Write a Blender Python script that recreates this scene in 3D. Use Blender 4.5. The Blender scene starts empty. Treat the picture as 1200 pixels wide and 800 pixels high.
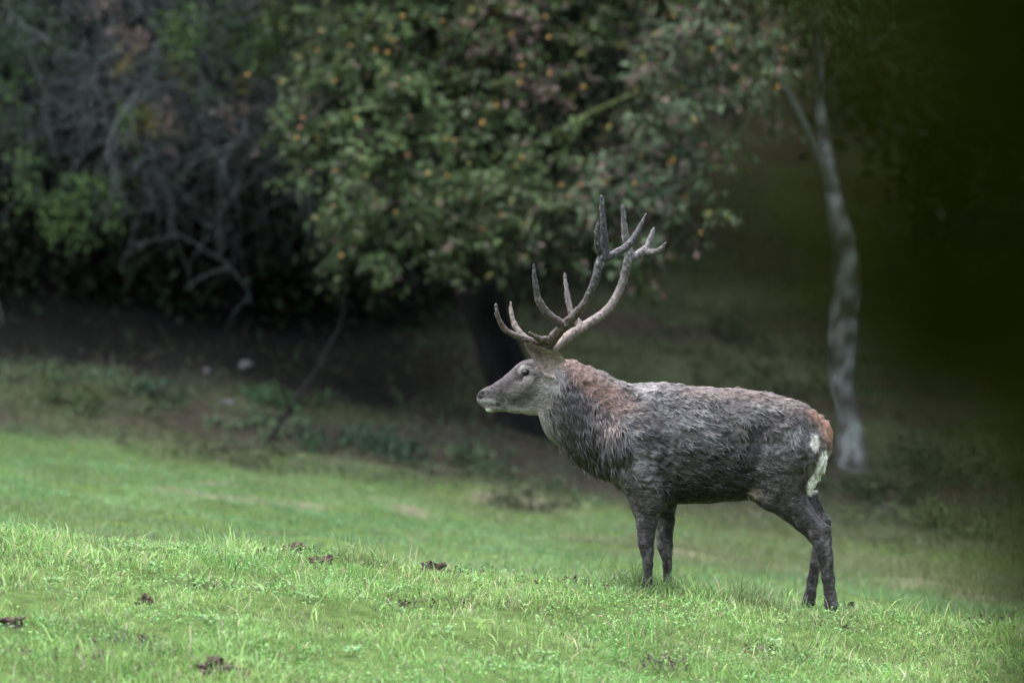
import bpy, math, random
import numpy as np
from mathutils import Vector

# ------------------------------------------------------------------ camera, sky, sun, exposure
scene = bpy.context.scene
COL = scene.collection
R = math.radians
K = 7600.0            # photo pixels per metre at one metre (long lens)
CZ = 1.62             # eye height
D0 = 40.0             # distance of the stag

cam = bpy.data.cameras.new('camera')
cam.sensor_width = 36.0
cam.lens = K / 1200.0 * 36.0
cam.clip_start = 0.2
cam.clip_end = 2000.0
cam.dof.use_dof = True
cam.dof.focus_distance = 39.4
cam.dof.aperture_fstop = (cam.lens / 1000.0) / 0.14
co = bpy.data.objects.new('camera', cam)
co.location = (0, 0, CZ)
co.rotation_euler = (R(90), 0, 0)
COL.objects.link(co)
scene.camera = co

SUN_EL, SUN_AZ = 72.0, 300.0     # azimuth clockwise from +Y
world = bpy.data.worlds.new('World')
scene.world = world
world.use_nodes = True
nt = world.node_tree
bgn = nt.nodes['Background']
sky = nt.nodes.new('ShaderNodeTexSky')
sky.sky_type = 'NISHITA'
sky.sun_disc = False
sky.sun_elevation = R(SUN_EL)
sky.sun_rotation = R(SUN_AZ)
sky.air_density = 1.0
sky.dust_density = 3.0
nt.links.new(sky.outputs[0], bgn.inputs[0])
bgn.inputs[1].default_value = 0.08

sl = bpy.data.lights.new('sun', 'SUN')
sl.energy = 1.15
sl.angle = R(140)
sl.color = (1.0, 0.98, 0.95)
so = bpy.data.objects.new('sun', sl)
a, e = R(SUN_AZ), R(SUN_EL)
sv = Vector((math.sin(a) * math.cos(e), math.cos(a) * math.cos(e), math.sin(e)))
so.rotation_euler = sv.to_track_quat('Z', 'Y').to_euler()
so.location = (0, 0, 60)
COL.objects.link(so)

vs = scene.view_settings
vs.view_transform = 'Standard'
vs.look = 'None'
vs.gamma = 1.0
vs.exposure = 3.3
vs.use_curve_mapping = False
scene.cycles.max_bounces = 5
scene.cycles.diffuse_bounces = 3
scene.cycles.transparent_max_bounces = 4
scene.cycles.use_denoising = True

rng = np.random.default_rng(7)
random.seed(7)


# ------------------------------------------------------------------ helpers
def at(px, py, d):
    """photo pixel and distance -> world point"""
    return np.array([(px - 600.0) * d / K, d, CZ + (400.0 - py) * d / K])


def hash01(ix, iy, iz, seed=0):
    h = (ix.astype(np.int64) * 374761393 + iy.astype(np.int64) * 668265263 + iz.astype(np.int64) * 2147483647 + seed * 1274126177)
    h = (h ^ (h >> 13)) * 1274126177
    h = h & 0x7fffffff
    h = (h ^ (h >> 16)) & 0xffff
    return h / 65535.0


def vnoise(x, y, z=None, seed=0):
    x = np.asarray(x, float); y = np.asarray(y, float)
    z = np.zeros_like(x) if z is None else np.asarray(z, float)
    xi, yi, zi = np.floor(x), np.floor(y), np.floor(z)
    fx, fy, fz = x - xi, y - yi, z - zi
    fx = fx * fx * (3 - 2 * fx); fy = fy * fy * (3 - 2 * fy); fz = fz * fz * (3 - 2 * fz)
    xi, yi, zi = xi.astype(np.int64), yi.astype(np.int64), zi.astype(np.int64)
    r = 0
    for dx in (0, 1):
        for dy in (0, 1):
            for dz in (0, 1):
                w = (fx if dx else 1 - fx) * (fy if dy else 1 - fy) * (fz if dz else 1 - fz)
                r = r + w * hash01(xi + dx, yi + dy, zi + dz, seed)
    return r


def fbm(x, y, z=None, seed=0, oct=3):
    s, a, t = 0, 1.0, 0
    for i in range(oct):
        f = 2.0 ** i
        s = s + a * vnoise(np.asarray(x) * f, np.asarray(y) * f, None if z is None else np.asarray(z) * f, seed + i)
        t += a; a *= 0.5
    return s / t


def sstep(a, b, x):
    t = np.clip((np.asarray(x, float) - a) / (b - a), 0, 1)
    return t * t * (3 - 2 * t)


def mesh_np(name, V, faces, col=None, smooth=True):
    """V (n,3); faces: list of (m,k) index arrays"""
    me = bpy.data.meshes.new(name)
    V = np.ascontiguousarray(V, np.float32)
    faces = [np.asarray(f, np.int32) for f in faces if len(f)]
    loops = np.concatenate([f.ravel() for f in faces])
    tot = np.concatenate([np.full(len(f), f.shape[1], np.int32) for f in faces])
    start = np.concatenate([[0], np.cumsum(tot)[:-1]]).astype(np.int32)
    me.vertices.add(len(V)); me.vertices.foreach_set('co', V.ravel())
    me.loops.add(len(loops)); me.loops.foreach_set('vertex_index', loops)
    me.polygons.add(len(tot)); me.polygons.foreach_set('loop_start', start); me.polygons.foreach_set('loop_total', tot)
    me.polygons.foreach_set('use_smooth', np.full(len(tot), smooth, bool))
    if col is not None:
        at_ = me.color_attributes.new('col', 'FLOAT_COLOR', 'POINT')
        c4 = np.ones((len(V), 4), np.float32); c4[:, :3] = col
        at_.data.foreach_set('color', c4.ravel())
    me.update(calc_edges=True)
    me.validate()
    return me


def link(name, me, mat=None, parent=None, loc=None):
    o = bpy.data.objects.new(name, me)
    COL.objects.link(o)
    if mat is not None and me is not None and len(me.materials) == 0:
        me.materials.append(mat)
    if parent is not None:
        o.parent = parent
    if loc is not None:
        o.location = loc
    return o


def tag(o, label=None, cat=None, group=None, kind=None):
    if label: o['label'] = label
    if cat: o['category'] = cat
    if group: o['group'] = group
    if kind: o['kind'] = kind
    return o


def thing(name, loc, label, cat, group=None, rz=0.0):
    o = bpy.data.objects.new(name, None)
    o.empty_display_size = 0.1
    o.location = loc
    o.rotation_euler = (0, 0, rz)
    COL.objects.link(o)
    return tag(o, label, cat, group)


def material(name, rough=0.7, spec=0.3, noise=(0.0, 20.0), bump=(0.0, 20.0), stretch=(1, 1, 1), base=None, trans=0.0, tint=(1, 1, 1), detail=4.0, coat=0.0):
    """procedural material: colour attribute or base colour, modulated by noise, with noise bump"""
    m = bpy.data.materials.new(name)
    m.use_nodes = True
    n = m.node_tree.nodes; l = m.node_tree.links
    p = n['Principled BSDF']
    p.inputs['Roughness'].default_value = rough
    p.inputs['Specular IOR Level'].default_value = spec
    if coat: 
        p.inputs['Coat Weight'].default_value = coat
        p.inputs['Coat Roughness'].default_value = 0.25
    if base is None:
        src = n.new('ShaderNodeVertexColor'); src.layer_name = 'col'
        csock = src.outputs['Color']
    else:
        src = n.new('ShaderNodeRGB'); src.outputs[0].default_value = (*base, 1)
        csock = src.outputs[0]
    tc = n.new('ShaderNodeTexCoord')
    mp = n.new('ShaderNodeMapping'); mp.inputs['Scale'].default_value = stretch
    l.new(tc.outputs['Object'], mp.inputs['Vector'])
    if noise[0] > 0:
        tx = n.new('ShaderNodeTexNoise'); tx.inputs['Scale'].default_value = noise[1]; tx.inputs['Detail'].default_value = detail
        l.new(mp.outputs[0], tx.inputs['Vector'])
        mr = n.new('ShaderNodeMapRange')
        mr.inputs['From Min'].default_value = 0.25; mr.inputs['From Max'].default_value = 0.75
        mr.inputs['To Min'].default_value = 1 - noise[0]; mr.inputs['To Max'].default_value = 1 + noise[0]
        l.new(tx.outputs['Fac'], mr.inputs['Value'])
        vm = n.new('ShaderNodeVectorMath'); vm.operation = 'SCALE'
        l.new(csock, vm.inputs[0]); l.new(mr.outputs[0], vm.inputs['Scale'])
        csock = vm.outputs[0]
    l.new(csock, p.inputs['Base Color'])
    if bump[0] > 0:
        tb = n.new('ShaderNodeTexNoise'); tb.inputs['Scale'].default_value = bump[1]; tb.inputs['Detail'].default_value = detail
        l.new(mp.outputs[0], tb.inputs['Vector'])
        bm_ = n.new('ShaderNodeBump'); bm_.inputs['Strength'].default_value = 1.0; bm_.inputs['Distance'].default_value = bump[0]
        l.new(tb.outputs['Fac'], bm_.inputs['Height'])
        l.new(bm_.outputs[0], p.inputs['Normal'])
    if trans > 0:
        out = n['Material Output']
        tr = n.new('ShaderNodeBsdfTranslucent'); l.new(csock, tr.inputs['Color'])
        mx = n.new('ShaderNodeMixShader'); mx.inputs[0].default_value = trans
        l.new(p.outputs[0], mx.inputs[1]); l.new(tr.outputs[0], mx.inputs[2]); l.new(mx.outputs[0], out.inputs['Surface'])
    return m


M = {
    'ground': material('soil_and_turf', 1.0, 0.0, (0.35, 9.0), (0.02, 14.0)),
    'grass': material('grass_blades', 0.45, 0.28, trans=0.3),
    'litter': material('leaf_litter', 0.8, 0.2, trans=0.1),
    'leaf': material('tree_leaves', 0.6, 0.10, trans=0.2),
    'bark': material('dark_bark', 0.95, 0.03, (0.4, 12.0), (0.02, 18.0), (1, 1, 0.3), base=(0.011, 0.010, 0.010)),
    'pale_bark': material('lichen_bark', 0.95, 0.05, (0.4, 16.0), (0.02, 14.0), (1, 1, 0.6)),
    'shade_leaf': material('dark_shade_leaf', 0.9, 0.0, trans=0.15),
    'twig': material('twigs', 0.9, 0.05),
    'fur': material('muddy_fur', 0.5, 0.16, (0.45, 55.0), (0.010, 80.0), (0.6, 1, 0.8), detail=8),
    'lock': material('wet_locks', 0.30, 0.42, (0.3, 80.0)),
    'antler': material('antler_bone', 0.5, 0.3, (0.35, 60.0), (0.004, 80.0)),
    'eye': material('eye_gloss', 0.12, 0.3, base=(0.006, 0.005, 0.005)),
    'nose': material('nose_leather', 0.3, 0.5, base=(0.008, 0.008, 0.009), bump=(0.002, 200)),
    'stone': material('pale_stone', 0.85, 0.2, (0.3, 12.0), (0.02, 14.0), base=(0.085, 0.075, 0.078)),
    'earth': material('dug_earth', 0.95, 0.1, (0.5, 25.0), (0.02, 40.0), base=(0.060, 0.045, 0.036)),
    'dry': material('dry_stalks', 0.85, 0.15),
    'fruit': material('fruit_skin', 0.4, 0.4, (0.25, 40.0), base=(0.33, 0.17, 0.035)),
    'fruit_red': material('fruit_skin_red', 0.4, 0.4, (0.25, 40.0), base=(0.22, 0.08, 0.055)),
    'hoof': material('hoof_horn', 0.6, 0.3, (0.3, 40.0), base=(0.02, 0.017, 0.015)),
    'petal': material('petals', 0.6, 0.2, base=(0.75, 0.45, 0.5)),
    'petal_yellow': material('petals_yellow', 0.6, 0.2, base=(0.8, 0.6, 0.03)),
}


# ------------------------------------------------------------------ ground
# small hollows in the near turf: x, distance, radius, depth
HOLLOWS = [(-.46, 38.2, .22, .11), (-2.2, 38.3, .16, .09), (-1.05, 37.3, .25, .09), (1.25, 37.6, .2, .08), (-2.75, 37.0, .22, .10), (-1.6, 38.5, .18, .08), (.35, 38.0, .2, .08), (2.2, 38.2, .2, .09), (-.1, 36.9, .2, .08), (-1.9, 36.4, .2, .09), (.8, 36.8, .18, .08)]


def h_ground(x, d, rough=True):
    x = np.asarray(x, float); d = np.asarray(d, float)
    xs = 9.0 * np.tanh(x / 9.0)
    tilt = -(0.095 + 0.037 * sstep(44, 57, d)) * xs
    pts_d = np.array([-400, -60, -10, 3, 12, 22, 28, 34, 37, 38.6, 39.6, 40.6, 42.0, 44, 46.5, 56, 58, 60, 64, 70, 78, 95, 150, 260, 500], float)
    pts_z = np.array([8.0, 2.5, -1.3, -1.6, -2.2, -2.8, -2.75, -2.15, -1.76, -1.545, -1.455, -1.50, -1.66, -1.76, -1.72, -1.46, -1.22, -0.79, -0.02, 1.05, 3.3, 9.5, 32, 60, 70], float)
    z = np.interp(d, pts_d, pts_z)
    for o in (-0.35, 0.35):
        z = z + np.interp(d + o, pts_d, pts_z)
    z = z / 3.0
    z = z + tilt * np.where(d > 100, np.clip(1 - (d - 100) / 100, 0, 1), np.where(d < 20, np.clip(d / 20.0, 0, 1), 1))
    # a slight hollow where the crest bends
    if rough:
        near = sstep(24, 32, d) * (1 - sstep(64, 90, d))
        z = z + near * (0.15 * (fbm(x * 0.9 + 3, d * 0.9, seed=11) - 0.5) + 0.075 * (fbm(x * 2.6, d * 2.6, seed=12, oct=2) - 0.5))
        for (hx, hd, hr, hz) in HOLLOWS:
            z = z - hz * np.exp(-((x - hx) ** 2 + ((d - hd) * .8) ** 2) / hr ** 2)
        bank = sstep(56, 59, d)
        z = z + bank * 0.30 * (fbm(x * 1.1, d * 1.1, seed=13) - 0.5)
    return z + CZ


# dirt patches (bare, trampled soil) in the far meadow: centre x, centre d, half sizes
def px_ground(px, py, d_lo, d_hi):
    """distance at which the line of sight through a pixel meets the ground"""
    ds = np.linspace(d_lo, d_hi, 400)
    X = (px - 600) * ds / K
    Z = CZ + (400 - py) * ds / K
    g = h_ground(X, ds)
    i = np.argmax(Z <= g) if np.any(Z <= g) else len(ds) - 1
    return X[i], ds[i], g[i]


DIRT = [(215, 577, 0.30, 0.5), (262, 582, 0.40, 0.5), (300, 587, 0.22, 0.4), (350, 592, 0.25, 0.35), (255, 566, 0.25, 0.35),
        (690, 632, 0.30, 0.5), (480, 600, 0.2, 0.4), (812, 650, 0.30, 0.4), (840, 648, 0.2, 0.3), (1095, 685, 0.35, 0.5), (1125, 692, 0.3, 0.4), (620, 590, 0.5, 0.5), (1160, 700, 0.3, 0.3), (1060, 683, 0.2, 0.3)]
dirt = []
for (px, py, sx, sy) in DIRT:
    X, d, _ = px_ground(px, py, 43.5, 70)
    dirt.append((X, d, sx, sy))


def dirt_mask(x, d):
    m = np.zeros_like(np.asarray(x, float))
    w = 0.35 * (fbm(np.asarray(x) * 4, np.asarray(d) * 4, seed=31) - 0.5)
    for (cx, cd, sx, sy) in dirt:
        q = ((x - cx) / sx) ** 2 + ((d - cd) / sy) ** 2
        m = np.maximum(m, 1 - sstep(0.1, 1.5, q + w * 4))
    return m


def build_ground():
    def axis(parts):
        return np.unique(np.concatenate([np.arange(a, b, s) for a, b, s in parts]).round(4))
    xs = axis([(-400, -60, 40), (-60, -16, 4), (-16, -7, 0.8), (-7, 7, 0.14), (7, 16, 0.8), (16, 60, 4), (60, 401, 40)])
    ds = axis([(-400, -60, 40), (-60, 0, 6), (0, 28, 1.0), (28, 66, 0.14), (66, 84, 0.4), (84, 140, 4), (140, 501, 30)])
    X, D = np.meshgrid(xs, ds)
    Z = h_ground(X, D)
    V = np.stack([X.ravel(), D.ravel(), Z.ravel()], 1)
    nx, nd = len(xs), len(ds)
    i = (np.arange(nd - 1)[:, None] * nx + np.arange(nx - 1)[None]).ravel()
    F = np.stack([i, i + 1, i + nx + 1, i + nx], 1)
    n = fbm(X * 1.3, D * 1.3, seed=21)
    turf = np.array([0.055, 0.085, 0.028]); soil = np.array([0.06, 0.045, 0.035]); dirtc = np.array([0.13, 0.105, 0.085])
    c = turf[None, None] * (0.7 + 0.6 * n[..., None])
    hill = sstep(56.0, 58.5, D + 1.5 * (n - 0.5))[..., None]
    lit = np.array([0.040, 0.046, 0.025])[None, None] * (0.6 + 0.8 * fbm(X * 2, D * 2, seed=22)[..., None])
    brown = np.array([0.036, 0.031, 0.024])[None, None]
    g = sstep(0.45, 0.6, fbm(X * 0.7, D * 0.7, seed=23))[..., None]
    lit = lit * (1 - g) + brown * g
    lit = lit * (1 + .35 * sstep(-.4, .8, X) * sstep(60, 62, D))[..., None]  # light on the right-hand slope put into its colour
    left = (sstep(0.4, -1.2, X) * sstep(59.4, 60.8, D))[..., None]  # shade on the left bank painted into the ground colour
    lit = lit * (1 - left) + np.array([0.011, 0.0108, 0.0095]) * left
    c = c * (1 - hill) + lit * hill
    dm = dirt_mask(X, D)[..., None]
    dm = dm * 0.7 * sstep(0.2, 0.7, fbm(X * 5, D * 3, seed=24)[..., None] + 0.1)
    c = c * (1 - dm) + dirtc * dm
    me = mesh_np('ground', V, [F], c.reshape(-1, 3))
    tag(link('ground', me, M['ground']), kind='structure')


build_ground()


# ------------------------------------------------------------------ grass
def blades(name, x, d, length, width, lean, col, seg=3, kind='stuff', mat='grass', rs=1, az=None):
    r = np.random.default_rng(rs)
    n = len(x)
    base = np.stack([x, d, h_ground(x, d) - 0.012], 1)
    az = r.uniform(0, 2 * np.pi, n) if az is None else az
    ld = np.stack([np.cos(az), np.sin(az), np.zeros(n)], 1)
    fa = r.uniform(0, 2 * np.pi, n)
    side = np.stack([np.cos(fa), np.sin(fa), np.zeros(n)], 1)
    rows = []
    ts = np.linspace(0, 1, seg + 1)
    for t in ts[:-1]:
        ang = lean * t * 0.9
        p = base + ld * (length * lean * 0.55 * t * t)[:, None]
        p[:, 2] += length * t * (1 - 0.32 * np.minimum(lean, 1.4) * t)
        w = width * (1 - 0.75 * t ** 1.5)
        rows += [p - side * w[:, None] * 0.5, p + side * w[:, None] * 0.5]
    p = base + ld * (length * lean * 0.55)[:, None]
    p[:, 2] += length * (1 - 0.32 * np.minimum(lean, 1.4))
    rows.append(p)
    k = len(rows)
    V = np.stack(rows, 1).reshape(-1, 3)
    o = (np.arange(n) * k)[:, None]
    fs = []
    for s in range(seg - 1):
        fs.append(o + np.array([[2 * s, 2 * s + 1, 2 * s + 3, 2 * s + 2]]))
    tri = o + np.array([[2 * seg - 2, 2 * seg - 1, 2 * seg]])
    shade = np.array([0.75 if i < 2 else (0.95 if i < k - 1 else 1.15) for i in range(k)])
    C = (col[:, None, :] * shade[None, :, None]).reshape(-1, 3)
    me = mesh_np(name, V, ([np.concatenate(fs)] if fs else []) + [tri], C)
    return me


def grass_colour(n, r, patch, base, alt, dry, p_dry):
    c = base[None] * (1 - patch[:, None]) + alt[None] * patch[:, None]
    c = c * r.uniform(0.5, 1.6, (n, 1)) * (1 + r.normal(0, 0.06, (n, 3)))
    m = r.random(n) < p_dry
    c[m] = dry[None] * r.uniform(0.6, 1.3, (m.sum(), 1))
    return np.clip(c, 0.005, 0.8)


def near_grass():
    r = np.random.default_rng(101)
    # tufts: parents with children
    N = 150000
    d = r.uniform(33.0, 43.0, N * 2); x = r.uniform(-1, 1, N * 2) * (d * 0.079 + 0.35)
    dens = fbm(x * 2.2, d * 2.2, seed=41)
    dens2 = fbm(x * 6.5, d * 4.5, seed=46, oct=2)
    keep = r.random(N * 2) < np.clip(0.10 + 1.7 * (dens - 0.25), 0.1, 1) * np.clip(0.25 + 2.4 * (dens2 - 0.3), 0.15, 1)
    x, d = x[keep][:N], d[keep][:N]
    j = r.normal(0, 0.012, (len(x), 2)); x = x + j[:, 0]; d = d + j[:, 1]
    n = len(x)
    big = fbm(x * 0.8 + 5, d * 0.8, seed=42); mid = fbm(x * 3.4, d * 3.4, seed=43)
    tuft = sstep(0.50, 0.72, fbm(x * 1.7 + 9, d * 1.7, seed=44))
    L = r.gamma(4.0, 0.0115, n) * (0.35 + 1.3 * mid) * (1 + 1.1 * tuft) + 0.02
    L *= 1 - 0.35 * sstep(41, 43, d)
    W = r.uniform(0.0035, 0.0075, n) * (0.8 + L * 3)
    lean = r.uniform(0.2, 1.9, n)
    patch = sstep(0.35, 0.65, 0.5 * big + 0.5 * mid + 0.0)
    col = grass_colour(n, r, patch, np.array([0.128, 0.260, 0.064]), np.array([0.232, 0.355, 0.108]), np.array([0.40, 0.35, 0.23]), 0.075)
    dull = sstep(0.56, 0.72, fbm(x * 2.0 + 30, d * 1.2, seed=45))
    for (hx, hd, hr, hz) in HOLLOWS:        # duller, withered-toned blades in the hollows
        w_ = np.exp(-((x - hx) ** 2 + (d - hd) ** 2) / (hr * 1.1) ** 2)
        m_ = r.random(n) < .55 * w_
        col[m_] = np.array([.11, .10, .055]) * r.uniform(.5, 1.5, (m_.sum(), 1))
        L = L * (1 - .3 * w_)
    col = col * (1 - 0.5 * dull[:, None]) + np.array([0.11, 0.125, 0.055]) * 0.5 * dull[:, None]
    me = blades('near_grass', x, d, L, W, lean, col, seg=3, rs=5)
    tag(link('grass', me, M['grass']), 'short bright green grass covering the sharp crest in the foreground', 'grass', kind='stuff')
    # small herb and clover leaves low in the sward
    n = 60000
    d = r.uniform(33.0, 41.5, n); x = r.uniform(-1, 1, n) * (d * 0.079 + 0.3)
    k = r.random(n) < np.clip(.1 + 3 * (fbm(x * 1.6 + 20, d * 1.6, seed=47) - .40), .08, 1)
    x, d = x[k], d[k]; n = len(x)
    P = np.stack([x, d, h_ground(x, d) + r.uniform(.01, .055, n)], 1)
    A = r.normal(0, 1, (n, 3)); A[:, 2] *= .5; Nn = r.normal(0, .5, (n, 3)); Nn[:, 2] += .8; Nn[:, 1] -= .5
    col = grass_colour(n, r, r.random(n), np.array([0.065, 0.17, 0.038]), np.array([0.15, 0.30, 0.085]), np.array([0.16, 0.14, 0.06]), 0.05)
    o = link('clover', leaf_mesh('clover', P, r.uniform(.010, .024, n), Nn, A, col, .75), M['grass'])
    tag(o, 'low clover and herb leaves mixed into the foreground turf', 'clover', kind='stuff')
    # long arching stems along the crest
    n = 1500
    d = r.uniform(37.0, 40.4, n); x = r.uniform(-1, 1, n) * d * 0.08
    L = r.uniform(0.10, 0.24, n); W = r.uniform(0.0025, 0.004, n); lean = r.uniform(0.5, 2.0, n)
    col = grass_colour(n, r, r.random(n), np.array([0.16, 0.24, 0.07]), np.array([0.24, 0.30, 0.13]), np.array([0.42, 0.38, 0.24]), 0.35)
    me = blades('grass_stems', x, d, L, W, lean, col, seg=5, rs=6)
    tag(link('grass_stems', me, M['grass']), 'thin arching grass stems standing above the crest turf', 'grass', kind='stuff')


def mid_grass():
    r = np.random.default_rng(102)
    N = 120000
    d = r.uniform(43.0, 57.6, N); x = r.uniform(-1, 1, N) * (d * 0.079 + 0.5)
    dm = dirt_mask(x, d)
    keep = r.random(N) > 0.5 * dm
    x, d = x[keep], d[keep]; n = len(x)
    big = fbm(x * 0.7 + 15, d * 0.5, seed=52); mid = fbm(x * 2.5, d * 1.5, seed=53)
    rough = sstep(-1.0, 2.8, x + 1.6 * (mid - 0.5)) * sstep(47.5, 53, d)
    L = r.gamma(5, 0.008, n) * (0.6 + 0.8 * mid) * (1 + 0.9 * rough) + 0.02
    W = r.uniform(0.005, 0.009, n)
    lean = r.uniform(0.2, 1.6, n)
    patch = sstep(0.35, 0.65, 0.6 * big + 0.4 * mid)
    col = grass_colour(n, r, patch, np.array([0.100, 0.206, 0.074]), np.array([0.150, 0.252, 0.098]), np.array([0.26, 0.22, 0.14]), 0.06)
    dull = np.clip(sstep(0.5, 0.68, fbm(x * 1.1 + 3, d * 0.9, seed=55)) * 0.5 + 0.75 * rough + 0.5 * sstep(55.3, 57.3, d), 0, 0.85)
    dc = np.array([0.125, 0.125, 0.06])
    col = col * (1 - dull[:, None]) + dc * dull[:, None] * r.uniform(0.7, 1.3, (n, 1))
    me = blades('meadow_grass', x, d, L, W, lean, col, seg=2, rs=7)
    tag(link('meadow_grass', me, M['grass']), 'soft green meadow grass behind the stag up to the shady bank', 'grass', kind='stuff')


def bank_growth():
    r = np.random.default_rng(103)
    N = 90000
    d = r.uniform(56.3, 74.0, N); x = r.uniform(-1, 1, N) * (d * 0.079 + 0.5)
    dens = fbm(x * 1.2, d * 1.2, seed=61)
    void = sstep(0.2, -1.4, x) * sstep(59.2, 60.8, d)
    keep = r.random(N) < np.clip(0.1 + 2.2 * (dens - 0.35), 0.08, 1) * (1 - 0.9 * void) * (1 - 0.6 * sstep(61, 68, d) * sstep(.5, -.5, x))
    x, d = x[keep], d[keep]; n = len(x)
    mid = fbm(x * 2.0, d * 2.0, seed=62)
    L = r.gamma(5, 0.02, n) * (0.5 + mid) + 0.03
    W = r.uniform(0.006, 0.013, n)
    lean = r.uniform(0.4, 2.2, n)
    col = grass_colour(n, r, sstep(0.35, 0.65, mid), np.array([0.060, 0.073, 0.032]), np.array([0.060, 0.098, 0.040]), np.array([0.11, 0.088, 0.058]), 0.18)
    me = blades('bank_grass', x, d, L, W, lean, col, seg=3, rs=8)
    tag(link('bank_grass', me, M['grass']), 'rough dull grass and weeds on the shady bank under the trees', 'grass', kind='stuff')




# ------------------------------------------------------------------ leaves and tubes
def leaf_mesh(name, P, size, nrm, axis, col, narrow=0.55):
    """many leaves: each a folded diamond of four triangles"""
    n = len(P)
    axis = axis / (np.linalg.norm(axis, axis=1, keepdims=True) + 1e-9)
    side = np.cross(nrm, axis); side /= (np.linalg.norm(side, axis=1, keepdims=True) + 1e-9)
    up = np.cross(axis, side)
    s = size[:, None]
    v0 = P
    v1 = P + axis * s * 0.45 + side * s * narrow * 0.5 + up * s * 0.10
    v2 = P + axis * s * 1.0 - up * s * 0.08
    v3 = P + axis * s * 0.45 - side * s * narrow * 0.5 + up * s * 0.10
    vm = P + axis * s * 0.5 - up * s * 0.02
    V = np.stack([v0, v1, v2, v3, vm], 1).reshape(-1, 3)
    o = (np.arange(n) * 5)[:, None]
    F = np.concatenate([o + np.array([[0, 1, 4]]), o + np.array([[1, 2, 4]]), o + np.array([[2, 3, 4]]), o + np.array([[3, 0, 4]])])
    return mesh_np(name, V, [F], np.repeat(col, 5, axis=0))


def tube_data(paths, radii, sides=5, cols=None):
    """paths: list of (m,3), radii: list of (m,)"""
    Vs, Fs, Cs, off = [], [], [], 0
    for k, (P, rr) in enumerate(zip(paths, radii)):
        P = np.asarray(P, float); rr = np.asarray(rr, float); m = len(P)
        T = np.gradient(P, axis=0); T /= (np.linalg.norm(T, axis=1, keepdims=True) + 1e-9)
        ref = np.array([0.31, 0.17, 0.93]) if abs(T[0] @ np.array([0.31, 0.17, 0.93])) < 0.95 else np.array([1.0, 0, 0])
        A = np.cross(T, ref); A /= (np.linalg.norm(A, axis=1, keepdims=True) + 1e-9)
        B = np.cross(T, A)
        th = np.arange(sides) * 2 * np.pi / sides
        ring = P[:, None] + rr[:, None, None] * (np.cos(th)[None, :, None] * A[:, None] + np.sin(th)[None, :, None] * B[:, None])
        Vs.append(ring.reshape(-1, 3))
        i = (np.arange(m - 1)[:, None] * sides + np.arange(sides)[None])
        j = (np.arange(m - 1)[:, None] * sides + (np.arange(sides)[None] + 1) % sides)
        Fs.append(np.stack([i, j, j + sides, i + sides], -1).reshape(-1, 4) + off)
        if cols is not None:
            Cs.append(np.repeat(np.asarray(cols[k])[None], m * sides, 0))
        off += m * sides
    return np.concatenate(Vs), np.concatenate(Fs), (np.concatenate(Cs) if cols is not None else None)


def tubes(name, paths, radii, mat, parent, sides=5, cols=None, kind=None, origin=None):
    V, F, C = tube_data(paths, radii, sides, cols)
    if origin is not None: V = V - np.asarray(origin)[None]
    o = link(name, mesh_np(name, V, [F], C), mat, parent)
    if kind: o['kind'] = kind
    return o


def smooth_path(pts, n=12):
    """Catmull-Rom through the points"""
    P = np.asarray(pts, float)
    P = np.vstack([2 * P[0] - P[1], P, 2 * P[-1] - P[-2]])
    out = []
    segs = len(P) - 3
    per = max(2, n // segs)
    for i in range(segs):
        p0, p1, p2, p3 = P[i], P[i + 1], P[i + 2], P[i + 3]
        t = np.linspace(0, 1, per, endpoint=False)[:, None]
        out.append(0.5 * ((2 * p1) + (-p0 + p2) * t + (2 * p0 - 5 * p1 + 4 * p2 - p3) * t ** 2 + (-p0 + 3 * p1 - 3 * p2 + p3) * t ** 3))
    out.append(P[-2][None])
    return np.vstack(out)


def wobble(P, amp, r):
    m = len(P)
    w = np.cumsum(r.normal(0, amp, (m, 3)), 0)
    w -= np.linspace(0, 1, m)[:, None] * w[-1] * 0.7
    w[0] = 0
    return P + w


def rand_dirs(n, r):
    v = r.normal(0, 1, (n, 3))
    return v / np.linalg.norm(v, axis=1, keepdims=True)


def sprays(centres, radii, counts, r, per=10, length=0.45, droop=0.35, leaf=(0.04, 0.075), flat=(1, 1, 1), jit=.028):
    """leafy twigs filling lumps; returns leaf arrays and twig paths"""
    P, A, N, lump = [], [], [], []
    paths = []
    for k, (c, rad, cnt) in enumerate(zip(centres, radii, counts)):
        dirs = rand_dirs(cnt, r) * np.array(flat)
        u = r.random(cnt) ** 0.45
        st = np.asarray(c)[None] + dirs * (u * rad)[:, None] * 0.85
        outd = dirs + r.normal(0, 0.5, (cnt, 3)); outd[:, 2] -= droop
        outd /= np.linalg.norm(outd, axis=1, keepdims=True)
        ln = length * r.uniform(0.5, 1.2, cnt)
        t = (np.arange(per) + r.random((cnt, per))) / per
        pos = st[:, None] + outd[:, None] * (ln[:, None] * t)[..., None]
        pos[..., 2] -= 0.35 * ln[:, None] * t ** 2
        pos = pos + r.normal(0, jit, pos.shape) * np.array([1, 1, .6])
        ax = outd[:, None] * 0.5 + r.normal(0, 0.7, pos.shape); ax[..., 2] -= 0.35
        nn = r.normal(0, 0.55, pos.shape); nn[..., 2] += 0.9; nn[..., 1] -= 0.5
        P.append(pos.reshape(-1, 3)); A.append(ax.reshape(-1, 3)); N.append(nn.reshape(-1, 3)); lump.append(np.full(cnt * per, k))
        for q in range(0, cnt, 3):
            e = st[q] + outd[q] * ln[q]; e[2] -= 0.35 * ln[q]
            m_ = (st[q] + e) / 2; m_[2] += 0.1 * ln[q]
            paths.append(np.array([st[q], m_, e]))
    P = np.concatenate(P); A = np.concatenate(A); N = np.concatenate(N); lump = np.concatenate(lump)
    size = r.uniform(leaf[0], leaf[1], len(P))
    return P, A, N, size, lump, paths


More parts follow.
